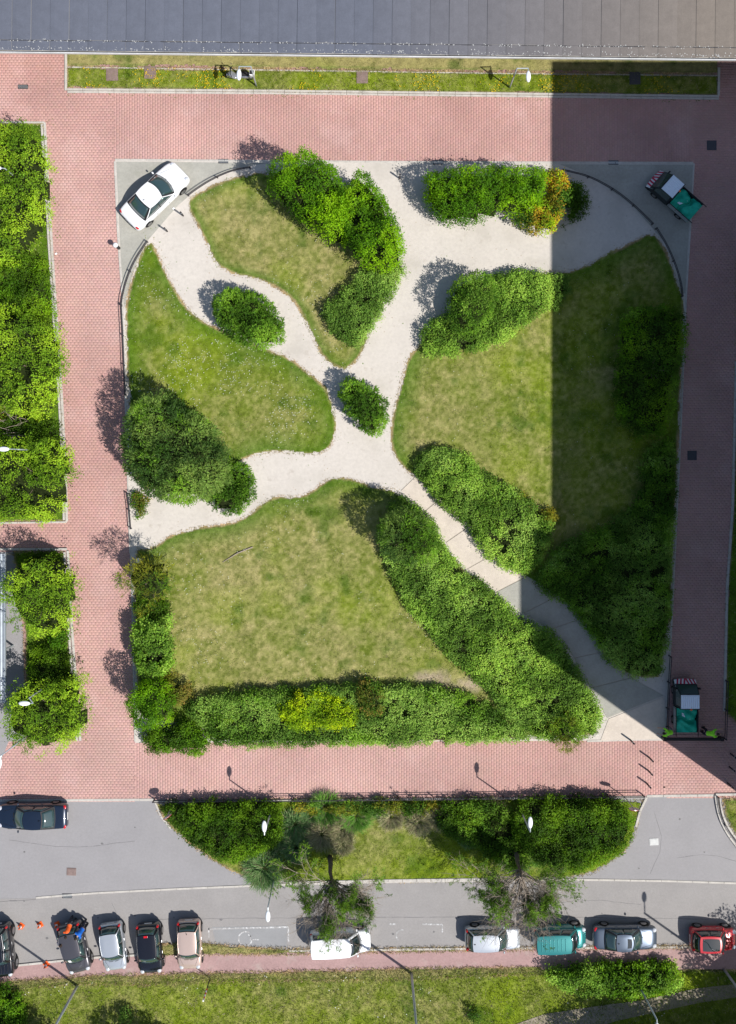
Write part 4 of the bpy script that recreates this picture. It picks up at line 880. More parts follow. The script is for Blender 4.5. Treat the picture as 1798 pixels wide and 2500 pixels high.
    for sd in (1, -1):
        f = S_(sd)
        if style in ('hatch', 'sedan', 'coupe'): sp = [(.06, .50), (.53, .95)]
        elif style == 'van': sp = [(.05, .34), (.37, .66), (.69, .96)]
        else: sp = [(.05, .30), (.33, .62), (.65, .95)]
        for a, b in sp: panel('side_window', f, a, b, .12, .86, .008, glass, 4, 3)
        # painted pillars over the frame
        for a, b in ((0, .055), (.945, 1.0)): panel('pillar', f, a, b, 0, 1, .009, paint, 1, 3)
        MB().tube([f(u, .97) for u in (.02, .25, .5, .75, .98)], .018, 5).build('roof_rail', paint if style != 'suv' else m_rim, root)
    # wheels
    r = .30 if H < 1.55 else .34
    wm = MB(); 
    for wx in (.60, -.60):
        for sd in (1, -1):
            y = sd * (hw - .085)
            t = MB().tube([(0, -.10, 0), (0, -.085, 0), (0, .085, 0), (0, .10, 0)], [r * .9, r, r, r * .9], 20).build('wheel', m_tyre, root, loc=(wx * hl * 1.04, y, r))
            MB().tube([(0, sd * .096, 0), (0, sd * .104, 0)], [r * .66, r * .6], 12).build('rim', rim or m_rim, t)
            MB().tube([(wx * hl * 1.04, sd * (hw - .10), r + .02), (wx * hl * 1.04, sd * (hw - .012), r + .02)], r * 1.16, 20).build('wheel_arch', m_trim, root)
    # mirrors, lights, plates
    for sd in (1, -1):
        mb = MB().ball((gx['fb'] - .12, sd * (hw + .06), belt + .04), (.06, .10, .065), 8, 6)
        mb.build('mirror', paint, root, smoothf=True)
        MB().ball((hl * .90, sd * hw * .66, nose + (hood - nose) * .35), (.17, .15, .09), 10, 6).build('headlight', m_head, root, smoothf=True)
        if style in ('hatch', 'van', 'suv'): MB().ball((-hl * .945, sd * hw * .80, belt - .04), (.09, .09, .17), 8, 6).build('tail_light', m_tail, root, smoothf=True)
        else: MB().ball((-hl * .93, sd * hw * .72, belt - .13), (.12, .18, .07), 8, 6).build('tail_light', m_tail, root, smoothf=True)
        for hx_ in (.12, -.32): MB().tube([(hx_ * hl, sd * (hw + .004), belt * .80), (hx_ * hl + .15, sd * (hw + .004), belt * .80)], .014, 5).build('door_handle', m_rim, root)
    MB().box(-hl - .012, -hl + .01, -.24, .24, .48, .58).build('number_plate', m_plate, root)
    MB().box(hl - .02, hl + .012, -.24, .24, .34, .44).build('number_plate', m_plate, root)
    MB().box(hl * .965, hl + .006, -hw * .5, hw * .5, nose - .18, nose - .08).build('grille', m_trim, root, bevel=.01)
    # bonnet shut line
    hh = lambda x: interp([.44 * hl, .8 * hl, .93 * hl, hl], [belt, hood, hood - .10 * H / 1.4, nose], x)
    for sd in (1, -1):
        MB().tube([(x, sd * hw * (.72 - .10 * i), hh(x) + .018 + .004) for i, x in enumerate(np.linspace(.50 * hl, .88 * hl, 4))], .006, 4).build('bonnet_seam', m_trim, root)
    wl = MB()
    for sd in (.15, -.45): wl.tube([F_(sd, .02 + .0), F_(sd + .42, .12)], .012, 4)
    wl2 = MB()
    for q in wl.v: wl2.v.append((q[0] + .02, q[1], q[2] + .02))
    wl2.f = wl.f; wl2.build('wiper', m_trim, root)
    if style == 'sedan' or extras == 'antenna':
        MB().tube([(gx['rt'] + .12, 0, H), (gx['rt'] + .02, 0, H + .06)], [.03, .012], 6).build('antenna', m_black, root)
    if extras == 'glassroof':
        MB().grid(lambda u, v: (lambda p: (p[0], p[1], p[2] + .012))(roof(.12 + .80 * u, .12 + .76 * v)), 6, 6).build('glass_roof', m_glass, root, smoothf=True)
    if extras == 'sunroof':
        MB().grid(lambda u, v: (lambda p: (p[0], p[1], p[2] + .010))(roof(.66 + .26 * u, .22 + .56 * v)), 4, 4).build('sunroof', m_glass, root, smoothf=True)
    if extras == 'ribs':
        for k in range(7): MB().box(gx['rt'] * .85 + k * (gx['ft'] - gx['rt']) * .12, gx['rt'] * .85 + k * (gx['ft'] - gx['rt']) * .12 + .05, -wt * .7, wt * .7, zt + .03, zt + .05).build('roof_rib', paint, root, bevel=.01)
    if extras == 'permit':
        MB().box(gx['fb'] - .02, gx['fb'] + .0, 0, .01, 0, .01) 
        o = MB().grid(lambda u, v: (lambda p: (p[0] + .012, p[1], p[2] + .02))(F_(-.55 + .30 * u, .42 + .42 * v)), 2, 2).build('paper_sheet', m_white, root)
    if extras == 'bars':
        for k in range(6): MB().tube([(hl * .46, (-.5 + k * .2) * hw * 1.3, hood + .08), (hl * .86, (-.5 + k * .2) * hw * 1.2, hood + .02)], .018, 5).build('bonnet_rib', paint, root)
        for sd in (1, -1): MB().tube([(gx['rt'], sd * wt * .95, H + .06), (gx['ft'], sd * wt * .95, H + .06)], .02, 6).build('roof_rack', m_rim, root)
    if extras == 'brake': MB().box(gx['rt'] - .02, gx['rt'] + .10, -.12, .12, H - .01, H + .02).build('brake_light', m_tail, root, bevel=.005)
    return root
def PAINT(n, c, metal=0.0, rough=.28): return MAT(n, c, rough=rough, metal=metal, coat=1, spec=.5)
pw = PAINT('paint_white', (.80, .81, .82)); psil = PAINT('paint_silver', (.55, .58, .62), .55, .3); pblk = PAINT('paint_black', (.008, .008, .012), .1, .2)
pnavy = PAINT('paint_navy', (.012, .022, .045), .3, .25); pgrey = PAINT('paint_grey', (.10, .095, .105), .5, .3); pbei = PAINT('paint_beige', (.62, .47, .40), .4, .3)
pteal = PAINT('paint_teal', (.015, .19, .19), .35, .3); pblg = PAINT('paint_bluegrey', (.085, .11, .15), .6, .3); pred = PAINT('paint_red', (.45, .01, .02), .1, .25)
car('white_sedan', 'white sedan parked diagonally on the concrete corner at the upper left', 384, 484, 44, 4.75, 1.95, 1.42, pw, 'sedan', m_glassg, None)
car('navy_sedan', 'dark navy sedan parked along the bricks at the left end of the asphalt yard', 88, 1984, 180, 4.45, 1.62, 1.40, pnavy, 'sedan', m_glassg, None)
car('black_suv', 'black off-road car with ribbed bonnet cut off by the left picture edge', 10, 2307, -84, 3.3, 1.72, 1.62, pblk, 'suv', m_glassg, 'cars parked at right angles to the footpath', extras='bars')
car('grey_hatchback', 'dark grey estate car with people at its back end and paper behind the windscreen', 190, 2301, -76, 3.15, 1.60, 1.45, pgrey, 'hatch', m_glassg, 'cars parked at right angles to the footpath', extras='permit')
car('silver_hatchback', 'silver hatchback parked between the dark grey estate and the glossy black car', 283, 2299, -82, 2.95, 1.55, 1.38, psil, 'hatch', m_glassg, 'cars parked at right angles to the footpath')
car('black_hatchback', 'glossy black hatchback with red tail lights between silver and beige cars', 371, 2303, -86, 3.1, 1.62, 1.38, pblk, 'hatch', m_glassg, 'cars parked at right angles to the footpath', extras='brake')
car('beige_sedan', 'pale beige car at the right end of the perpendicular row', 467, 2294, -88, 3.05, 1.58, 1.38, pbei, 'hatch', m_glassg, 'cars parked at right angles to the footpath', extras='antenna')
car('white_minivan', 'white minivan under the twigs of the leaning pine', 832, 2286, 3, 3.85, 1.50, 1.62, pw, 'van', m_glass, 'cars parked along the footpath')
car('silver_hatchback', 'silver hatchback parked left of the teal van below the dry pine', 1200, 2278, 1, 3.5, 1.46, 1.40, psil, 'hatch', m_glassg, 'cars parked along the footpath', extras='antenna')
car('teal_van', 'teal green van with ribbed roof between silver hatchback and blue grey sedan', 1361, 2276, 2, 3.35, 1.46, 1.66, pteal, 'van', m_glass, 'cars parked along the footpath', extras='ribs')
car('blue_grey_sedan', 'blue grey sedan with sunroof parked right of the teal van', 1520, 2277, 0, 4.05, 1.50, 1.40, pblg, 'sedan', m_glassg, 'cars parked along the footpath', extras='sunroof')
car('red_hatchback', 'small red hatchback with black glass roof at the lower right', 1732, 2280, 0, 2.85, 1.44, 1.45, pred, 'hatch', m_glass, 'cars parked along the footpath', extras='glassroof')

# ---------------------------------------------------------------- small tipper trucks
m_tarp = MAT('green_tarp', (.008, .42, .27), rough=.55, noise=[(4, .2)])
m_tdark = MAT('truck_dark', (.02, .028, .032), rough=.5)
m_troof = MAT('truck_roof', (.78, .84, .92), rough=.4)
m_stripe = MAT('stripe_red', (.50, .01, .06), rough=.4)
def truck(label, px, py, deg, L, Wd, H):
    x0, y0 = P([(px, py)])[0]; root = empty('utility_truck', (x0, y0, .012), rad(deg), label, 'utility truck', 'small green municipal trucks')
    hl, hw = L / 2, Wd / 2; zb = .62
    MB().box(-hl, hl * .95, -hw * .9, hw * .9, .28, .50).build('chassis', m_tdark, root, bevel=.03)
    # cab: sloped front
    cb = MB(); f0, f1, r0 = hl * .98, hl * .62, hl * .05
    cb.v = [(f0, -hw, .35), (f0, hw, .35), (r0, hw, .35), (r0, -hw, .35), (f0 * .97, -hw, .95), (f0 * .97, hw, .95), (r0, hw, 1.0), (r0, -hw, 1.0), (f1, -hw * .86, H), (f1, hw * .86, H), (r0 + .05, hw * .86, H), (r0 + .05, -hw * .86, H)]
    cb.f = [(0, 3, 2, 1), (0, 1, 5, 4), (1, 2, 6, 5), (2, 3, 7, 6), (3, 0, 4, 7), (4, 5, 9, 8), (5, 6, 10, 9), (6, 7, 11, 10), (7, 4, 8, 11), (8, 9, 10, 11)]
    cb.build('cab', m_tdark, root, bevel=.04)
    a = Vector((f0 * .97, 0, .95)); b = Vector((f1, 0, H))
    def ws(u, v): p = a.lerp(b, .08 + .84 * v); return (p.x + .015, (2 * u - 1) * hw * lerp(.9, .8, v), p.z + .012)
    MB().grid(ws, 3, 3).build('windshield', m_glassg, root)
    MB().grid(lambda u, v: (lerp(r0 + .1, f1 - .02, u) - .05, (2 * v - 1) * hw * .82, H + .03 + .012 * math.sin(v * 18 * math.pi)), 1, 36).build('roof_panel', m_troof, root, smoothf=False)
    MB().box(r0 + .02, f1 - .0, -hw * .85, hw * .85, H - .02, H + .012).build('roof_frame', m_troof, root)
    for sd in (1, -1):
        MB().grid(lambda u, v: (lerp(r0 + .15, lerp(f0 * .9, f1, v), u), sd * (lerp(hw, hw * .87, v) + .012), lerp(1.0, H - .06, v)), 2, 2).build('side_window', m_glassg, root)
        MB().box(f0 * .78, f0 * .84, sd * (hw + .03), sd * (hw + .16), .95, 1.18).build('mirror', m_black, root, bevel=.01)
        for wx in (.62, -.60):
            t = MB().tube([(0, -.09, 0), (0, .09, 0)], .26, 16).build('wheel', m_tyre, root, loc=(wx * hl, sd * (hw - .10), .26))
            MB().tube([(0, sd * .085, 0), (0, sd * .10, 0)], .15, 10).build('rim', m_rim, t)
        MB().box(-hl, r0 - .08, sd * hw * .97, sd * hw * 1.03, .58, 1.02).build('side_board', m_steel if sd > 0 else m_tdark, root)
        MB().tube([(-hl - .25, sd * hw * 1.02, 1.08), (r0, sd * hw * 1.02, 1.08)], .028, 6).build('top_rail', m_black, root)
        for k in range(4): MB().tube([(-hl + .05 + k * (r0 + hl - .2) / 3, sd * hw * 1.0, .6), (-hl + .05 + k * (r0 + hl - .2) / 3, sd * hw * 1.02, 1.08)], .02, 5).build('stake', m_black, root)
    # sloped bumper with chevrons
    ba = Vector((hl * 1.14, 0, .60)); bb = Vector((hl * .90, 0, .97))
    MB().grid(lambda u, v: (ba.lerp(bb, v).x - .02 - .06 * (2 * u - 1) ** 2, (2 * u - 1) * hw * 1.02, ba.lerp(bb, v).z - .01), 8, 2).build('bumper', m_white, root)
    MB().box(hl * .9, hl * 1.1, -hw * 1.02, hw * 1.02, .34, .54).build('bumper_bar', m_black, root, bevel=.04)
    for k in range(6):
        u0 = -.92 + k * .32; s_ = .22 if k >= 3 else -.22
        def cf(u, v, u0=u0, s_=s_):
            y = u0 + .15 * u + s_ * (v - .5); y = max(-1, min(1, y)); p = ba.lerp(bb, v); return (p.x - .012 - .06 * y * y + .012, y * hw * 1.02, p.z + .006)
        MB().grid(cf, 2, 4).build('red_stripe', m_stripe, root)
    MB().box(-hl, r0 - .05, -hw * .95, hw * .95, .52, .60).build('bed', m_tdark, root)
    MB().box(-hl - .02, -hl + .02, -hw * .97, hw * .97, .55, .95).build('tailboard', m_tarp, root)
    def tarp(u, v):
        x = lerp(-hl + .02, r0 - .10, u); y = (2 * v - 1) * hw * .93
        z = .92 + .12 * math.sin(v * math.pi) + .06 * math.sin(u * 9 + v * 5) + .04 * math.sin(u * 17 - v * 11)
        if .42 < u + .12 * math.sin(v * 6) < .56: z -= .22
        return (x, y, z)
    MB().grid(tarp, 24, 14).build('tarpaulin', m_tarp, root, smoothf=True)
    MB().grid(lambda u, v: (lerp(-hl * .42, -hl * .30, u) + .25 * v - .1, lerp(-hw * .3, hw * .45, v), 1.0 + .03 * math.sin(u * 6)), 4, 6).build('grey_sheet', m_troof, root, smoothf=True)
    MB().tube([(r0 - .03, -.05, H - .02), (r0 - .03, -.05, H + .06)], .06, 10).build('beacon', m_orange, root)
    MB().tube([(r0 - .0, -hw * .9, 1.0), (r0 - .0, -hw * .9, H), (r0, hw * .9, H), (r0, hw * .9, 1.0)], .03, 6).build('cab_guard', m_black, root)
    return root
truck('small green tipper truck parked diagonally on the shaded concrete corner', 1639, 488, 138.5, 3.3, 1.34, 1.65)
truck('small green tipper truck with tarpaulin stopped before the barrier, workers at its back', 1664, 1718, 90, 3.1, 1.36, 1.65)

# ---------------------------------------------------------------- scooter
x0, y0 = P([(588, 192)])[0]
sc_ = empty('scooter', (x0, y0, .05), rad(176), 'grey motor scooter parked on the grass strip under the first lamp', 'scooter')
m_sg = PAINT('scooter_grey', (.28, .30, .34), .4); 
for wx in (.72, -.62):
    t = MB().tube([(0, -.06, 0), (0, .06, 0)], .24, 16).build('wheel', m_tyre, sc_, loc=(wx, 0, .24)); MB().tube([(0, -.065, 0), (0, .065, 0)], .13, 10).build('rim', m_rim, t)
bd = MB(); prof = [(-.85, .10, .62), (-.70, .17, .70), (-.35, .20, .72), (-.1, .17, .62), (.1, .18, .34), (.32, .20, .36), (.45, .24, .70), (.58, .18, .80), (.82, .08, .55)]
for x, w_, z in prof: bd.v += [(x, -w_, .26), (x, -w_, z - .05), (x, -w_ * .6, z), (x, w_ * .6, z), (x, w_, z - .05), (x, w_, .26)]
for i in range(len(prof) - 1):
    for k in range(6): bd.f.append((i * 6 + k, i * 6 + (k + 1) % 6, (i + 1) * 6 + (k + 1) % 6, (i + 1) * 6 + k))
bd.f += [(0, 1, 2, 3, 4, 5), tuple((len(prof) - 1) * 6 + k for k in (5, 4, 3, 2, 1, 0))]
bd.build('body', m_sg, sc_, smoothf=True, sub=1)
MB().ball((-.38, 0, .78), (.42, .16, .08), 12, 6).build('seat', m_trim, sc_, smoothf=True)
MB().tube([(.40, -.36, 1.02), (.50, -.15, 1.0), (.50, .15, 1.0), (.40, .36, 1.02)], .022, 6).build('handlebar', m_black, sc_)
for sd in (1, -1): MB().ball((.48, sd * .42, 1.15), (.03, .07, .05), 8, 5).build('mirror', m_rim, sc_)
MB().grid(lambda u, v: (.58 + .05 * v - .10 * (2 * u - 1) ** 2 - .12 * v, (2 * u - 1) * .22, .85 + .5 * v), 6, 4).build('windscreen', m_glassg, sc_, smoothf=True)
MB().box(-1.02, -.68, -.19, .19, .80, 1.08).build('top_box', pw, sc_, bevel=.05)
MB().box(-.98, -.72, -.13, .13, 1.08, 1.095).build('box_lid', m_trim, sc_, bevel=.01)

# ---------------------------------------------------------------- lamps
def lamp(base, head, H, label, arm=None, group='street lamps', z0=0, R=.05, adj=True):
    """base and end of arm in photo pixels"""
    if adj:
        k = (48.68 / (48.68 - H)) * (HC - H) / HC; base = (890 + (base[0] - 890) * k, 1130 + (base[1] - 1130) * k)
    bx, by = P([base])[0]; root = empty('street_lamp', (bx, by, z0), 0, label, 'street lamp', group)
    MB().tube([(0, 0, -.02), (0, 0, .5), (0, 0, H)], [R * 1.3, R, R * .75], 10).build('pole', m_steel, root, smoothf=True)
    MB().box(-.09, .09, -.09, .09, 0, .03).build('base_plate', m_steel, root)
    pts = [(0, 0, H)]
    if arm: pts.append((arm[0], arm[1], H)); MB().tube([(0, 0, H - .02), (arm[0], arm[1], H)], .035, 8).build('arm', m_steel, root)
    hx, hy = head; ax, ay = (arm or (0, 0)); l = math.hypot(hx, hy) or 1; ux, uy = hx / l, hy / l
    MB().tube([(ax, ay, H), (ax + ux * .25, ay + uy * .25, H + .03)], .035, 8).build('bracket', m_steel, root)
    hd = MB().ball((0, 0, 0), (.36, .15, .09), 14, 8)
    hd.build('lamp_head', m_lampw, root, smoothf=True, loc=(ax + ux * .52, ay + uy * .52, H + .04), rot=(0, 0, math.atan2(uy, ux)))
    return root
lamp((630, 222), (0, -1), 3.0, 'street lamp with sideways arm beside the scooter on the grass strip', (-.72, 0))
lamp((1240, 226), (0, -1), 3.0, 'street lamp with sideways arm near the shadow edge on the grass strip', (.68, 0))
lamp((84, 470), (-1, 0), 4.0, 'lamp poking out of the topmost left tree at the left edge')
lamp((118, 1100), (-1, 0), 4.2, 'lamp with head above the third tree in the left bed', (-.35, .02))
lamp((142, 1655), (-1, 0), 4.2, 'lamp sticking out of the bottommost spreading left tree', (.25, -.3))
lamp((108, 1762), (-.2, -1), 4.2, 'white lamp over the bricks at the far left below the trees', (-.75, -.55))
lamp((667, 1960), (0, 1), 4.2, 'lamp rising from the left island hedge')
lamp((1260, 1953), (0, 1), 4.2, 'lamp rising from the right island hedge', (0, 0.05))
lamp((674, 2126), (0, -1), 4.0, 'lamp leaning into view over the road below the isolated grass tuft')
lamp((190, 2405), (0, 1), 8.6, 'tall grey lamp pole in the meadow below the dark grey estate', (0, 1), R=.085, adj=False)
lamp((1005, 2375), (0, 1), 8.6, 'tall lamp pole in the meadow right of the white minivan', (0, 1), R=.085, adj=False)
lamp((1541, 2369), (0, -1), 4.3, 'lamp whose pale head shows at the bottom edge below the loose hedge', R=.06)
lamp((1768, 2366), (0, 1), 8.0, 'tall lamp pole at the lower right edge below the red car', (0, .5), R=.085, adj=False)
bx, by = P([(291, 606)])[0]
o = empty('bollard_light', (bx, by, 0), 0, 'short bollard light with white globe on the left kerb of the corner', 'bollard light')
MB().tube([(0, 0, 0), (0, 0, .75)], [.11, .09], 10).build('pole', m_black, o); MB().ball((0, 0, .88), (.17, .17, .15)).build('globe', m_lampw, o, smoothf=True)
bx, by = P([(342, 1368)], .9)[0]
o = empty('bollard_light', (bx, by, 0), 0, 'low bollard light between the olive tree and the big lawn', 'bollard light')
MB().tube([(0, 0, 0), (0, 0, 1.1)], [.08, .07], 10).build('pole', m_steel, o); MB().ball((0, 0, 1.2), (.18, .18, .12)).build('globe', m_lampw, o, smoothf=True)
bx, by = P([(514, 2386)])[0]
o = empty('striped_post', (bx, by, .05), 0, 'thin marker post with red and white bands in the meadow', 'marker post')
MB().tube([(0, 0, 0), (0, 0, 1.3)], .035, 8).build('pole', m_black, o)
for k in range(6): MB().tube([(0, 0, 1.3 + k * .22), (0, 0, 1.52 + k * .22)], .05, 8).build('band', m_red if k % 2 == 0 else m_white, o)

# ---------------------------------------------------------------- bollards, signs, cones
bp = MB().tube([(0, 0, 0), (0, 0, .88), (0, 0, .94), (0, 0, .97)], [.055, .055, .04, .015], 10).mesh('bollard'); bp.materials.append(m_rust)
bb_ = MB().tube([(0, 0, .70), (0, 0, .78)], .060, 10).mesh('bollard_band'); bb_.materials.append(m_steel)
for px, py, lb in [(448, 527, 'bollard at the path mouth by the white sedan, the one nearer its bonnet'), (409, 565, 'bollard at the path mouth by the white sedan, the one nearer its boot'), (976, 436, 'lone bollard at the north mouth of the wide gravel path'),
                   (1539, 1806, 'bollard on the sunlit concrete tip below the slab path'), (1585, 1849, 'topmost bollard of the sunlit trio on the lower bricks'), (1583, 1881, 'middle bollard of the sunlit trio on the lower bricks'), (1579, 1912, 'lowest bollard of the sunlit trio on the lower bricks'),
                   (1784, 1840, 'upper bollard at the right picture edge in the shade'), (1781, 1872, 'middle bollard at the right picture edge near the shadow line'), (1777, 1912, 'lower bollard at the right picture edge near the bottom bed')]:
    bx, by = P([(px, py)])[0]; o = empty('bollard', (bx, by, .01), 0, lb, 'bollard', 'bollards closing the paths to cars')
    link('post', bp, None, o); link('band', bb_, None, o)
def sign(px, py, deg, label, H=2.1):
    bx, by = P([(px, py)])[0]; o = empty('road_sign', (bx, by, 0), rad(deg), label, 'road sign')
    MB().tube([(0, 0, 0), (0, 0, H + .3)], .03, 8).build('pole', m_steel, o)
    MB().tube([(.035, 0, H), (.055, 0, H)], .30, 24).build('disc', m_red, o)
    MB().box(.056, .062, -.21, .21, H - .05, H + .05).build('bar', m_white, o)
    MB().tube([(.02, 0, H), (.034, 0, H)], .30, 24).build('back_plate', m_steel, o)
sign(1526, 1946, -90, 'round no entry sign at the right tip of the island', 2.0); sign(424, 1964, -60, 'round road sign at the left tip of the island', 2.0)
cm = MB(); cm.box(-.17, .17, -.17, .17, 0, .03)
c1 = cm.mesh('base'); c1.materials.append(m_orange)
c2 = MB().tube([(0, 0, .03), (0, 0, .20)], [.13, .095], 14, False).mesh('cone_lower'); c3 = MB().tube([(0, 0, .20), (0, 0, .32)], [.096, .068], 14, False).mesh('cone_band'); c4 = MB().tube([(0, 0, .32), (0, 0, .50)], [.068, .025], 14).mesh('cone_tip')
c2.materials.append(m_orange); c3.materials.append(m_white); c4.materials.append(m_orange)
for px, py, z, lb in [(53, 2260, 0, 'traffic cone on the road nearest the black off-road car'), (99, 2257, 0, 'traffic cone on the road midway between the two left cars'), (141, 2256, 0, 'traffic cone standing at the back corner of the dark grey estate'), (115, 2353, .05, 'traffic cone on the footpath kerb left of the dark grey estate')]:
    bx, by = P([(px, py)])[0]; o = empty('traffic_cone', (bx, by, z + .01), random.uniform(0, 1), lb, 'traffic cone', 'orange traffic cones')
    for nm, me_ in (('base', c1), ('cone_body', c2), ('reflective_band', c3), ('cone_tip', c4)): link(nm, me_, None, o)

# ---------------------------------------------------------------- manholes, drains, markings
def cover(px, py, w_, h_, deg, mat, label, z=.016):
    bx, by = P([(px, py)])[0]; o = empty('manhole_cover', (bx, by, z), rad(deg), label, 'manhole cover'); 
    MB().box(-w_/2, w_/2, -h_/2, h_/2, -.05, .010).build('frame', mat, o, bevel=.004)
    MB().box(-w_/2 + .05, w_/2 - .05, -h_/2 + .05, h_/2 - .05, .011, .020).build('lid', mat, o, bevel=.004)
for a in [(275, 183, .76, .80, 1, m_manh, 'rusty square manhole cover, leftmost in the grass strip', .08), (368, 178, .76, .80, -1, m_manh, 'rusty square manhole cover, second from left in the grass strip', .08), (885, 190, .72, .76, 0, m_manh, 'rusty square manhole cover in the middle of the grass strip', .08),
          (1550, 192, .70, .80, 0, m_manhg, 'dark manhole cover in the shaded part of the grass strip', .08), (1738, 355, .62, .62, 0, m_manhg, 'dark square manhole cover on the shaded bricks at the upper right'), (1690, 1112, .60, .60, 0, m_manhg, 'dark square manhole cover in the middle of the right brick road'),
          (175, 2128, .60, .48, -2, m_manh, 'rusty manhole cover in the asphalt yard'), (1597, 2055, .58, .44, 3, m_manhw, 'pale manhole cover on the asphalt near the right island tip')]: cover(*a)
gb = MB().box(-.32, .32, -.14, .14, -.04, .012).mesh('frame'); gb.materials.append(m_grate)
gs = MB().box(-.012, .012, -.12, .12, .013, .022).mesh('grate_bar'); gs.materials.append(m_steel)
for px, py, z, lb in [(57, 212, .014, 'small drain grate on the bricks at the upper left'), (546, 394, .02, 'drain grate in the kerb right of the white sedan'), (1070, 397, .02, 'drain grate in the kerb under the shadow of the clipped hedge'), (1498, 397, .02, 'drain grate in the kerb in the building shade'), (165, 2187, .02, 'drain grate in the kerb line of the asphalt yard')]:
    bx, by = P([(px, py)])[0]; o = empty('drain_grate', (bx, by, z), 0, lb, 'drain grate'); link('frame', gb, None, o)
    for k in range(9): link('grate_bar', gs, None, o, (-.28 + k * .07, 0, 0), (0, 0, .35))
def paint(name, segs, z=.0165, wd=.10, label=None):
    mb = MB()
    for s in segs:
        p = P(s)
        for a, b in zip(p[:-1], p[1:]):
            l = math.hypot(b[0] - a[0], b[1] - a[1]); M_ = Matrix.Translation((a[0], a[1], z)) @ Matrix.Rotation(math.atan2(b[1] - a[1], b[0] - a[0]), 4, 'Z')
            mb.box(-wd * .02, l + wd * .02, -wd / 2, wd / 2, -.002, 0, M_)
    o = mb.build(name, m_line); o['kind'] = 'structure'; return o
circ = [(600 + 17 * math.cos(t), 2291 + 17 * math.sin(t)) for t in np.arange(-2.2, 3.0, .35) + 2.6]
paint('parking_marking', [[(509, 2268), (704, 2263)], [(510, 2266), (511, 2288)], [(704, 2264), (705, 2300)]])
paint('wheelchair_symbol', [circ], wd=.09); paint('wheelchair_symbol', [[(612, 2284), (612, 2296), (622, 2293), (632, 2294)], [(606, 2281), (613, 2286)]], wd=.07)
paint('parking_marking', [[(950, 2256), (967, 2256)], [(1032, 2256), (1080, 2257), (1080, 2276)]]); circ2 = [(982 + 14 * math.cos(t), 2284 + 14 * math.sin(t)) for t in np.arange(2.2, 5.2, .4)]
paint('wheelchair_symbol', [circ2], wd=.08)
# road edge seam lines
# ---------------------------------------------------------------- low rails
def rail(pts, label, hs=(.22, .42), step=1.6, r=.028, mat=None, wob=0):
    c = pts[0]; root = empty('low_rail_fence', (c[0], c[1], 0), 0, label, 'railing')
    L = [(p[0] - c[0], p[1] - c[1]) for p in pts]
    for h in hs: MB().tube([(x, y, h) for x, y in L], r, 6).build('rail', mat or m_rust, root)
    tot = sum(math.hypot(b[0] - a[0], b[1] - a[1]) for a, b in zip(L[:-1], L[1:])); n = max(2, int(tot / step)); pm = MB().box(-.03, .03, -.03, .03, -.05, hs[-1] + .02).mesh('post'); pm.materials.append(mat or m_rust)
    for i in range(n + 1):
        x, y = at_line(L, i / n); link('post', pm, None, root, (x, y, 0))
rail(P(smooth_line([(612, 412), (572, 418), (533, 434), (497, 454), (462, 479)])), 'low curved dark rail on the lawn edge right of the white sedan')
rail(P(smooth_line([(362, 592), (332, 637), (313, 681), (302, 722), (299, 745)])), 'low curved dark rail on the lawn edge below the white sedan')
rail(P([(299, 748), (302, 800), (306, 900), (309, 965)]), 'low straight dark rail along the left lawn beside the bricks')
rail(P([(313, 1205), (318, 1240), (322, 1290)]), 'short low rail at the left path mouth')
rail(P([(378, 1951), (700, 1948), (1100, 1944), (1568, 1939)]), 'long low dark rail along the top edge of the bottom island', hs=(.30, .60), step=2.2)
rail(P(smooth_line([(1372, 418), (1436, 433), (1496, 465), (1547, 505), (1591, 549)])), 'low curved rail in the shade below the diagonal green truck')
rail(P(smooth_line([(1600, 560), (1625, 600), (1645, 645), (1659, 690), (1663, 725)])), 'low curved rail beside the right lawn corner in the shade')
rail(P([(1633, 1600), (1628, 1680), (1624, 1790)]), 'low rail beside the truck with the workers', hs=(.3, .6))
rail(P([(1770, 1660), (1766, 1800)]), 'low rail along the right bed opposite the truck with the workers', hs=(.3, .6))
rail(P(smooth_line([(1752, 1945), (1757, 1985), (1776, 2028), (1808, 2070)])), 'curved low rail on the double kerb at the lower right bed', hs=(.3,))
bx, by = P([(1618, 1800)])[0]; ex_ = P([(1757, 1797)])[0]
o = empty('barrier', (bx, by, 0), 0, 'black horizontal barrier beam across the right brick road', 'barrier'); l = ex_[0] - bx
MB().box(0, l, -.09, .09, .35, .50).build('beam', m_black, o, bevel=.02); MB().box(-.1, .1, -.1, .1, 0, .55).build('post', m_black, o); MB().box(l - .1, l + .1, -.1, .1, 0, .55).build('post', m_black, o)
bx, by = P([(1455, 1792)], .1)[0]
tag(MB().ball((0, 0, .12), (.25, .18, .14), 7, 4).build('rubble_bag', m_kerb, None, loc=(bx, by, .04)), 'crumpled pale bag lying at the foot of the diagonal hedge tip', 'bag')
random.seed(11)
for px, py, lb in [(138, 620, 'small white paper on the left brick road'), (425, 510, 'white paper scrap on the lawn near the rail')]:
    bx, by = P([(px, py)])[0]; tag(MB().box(-.07, .07, -.05, .06, 0, .02).build('litter', m_white, None, loc=(bx, by, .06 if px > 300 else .02), rot=(0, 0, .6)), lb, 'litter')
# fallen branch
x1_, y1_ = P([(618, 1335)])[0]; x2_, y2_ = P([(545, 1372)])[0]
tag(MB().tube([(0, 0, .06), ((x2_ - x1_) * .5, (y2_ - y1_) * .5 + .1, .10), (x2_ - x1_, y2_ - y1_, .06)], [.05, .04, .02], 6).build('fallen_branch', m_twig, None, loc=(x1_, y1_, .03)), 'dead branch lying across the upper part of the big lawn', 'branch')

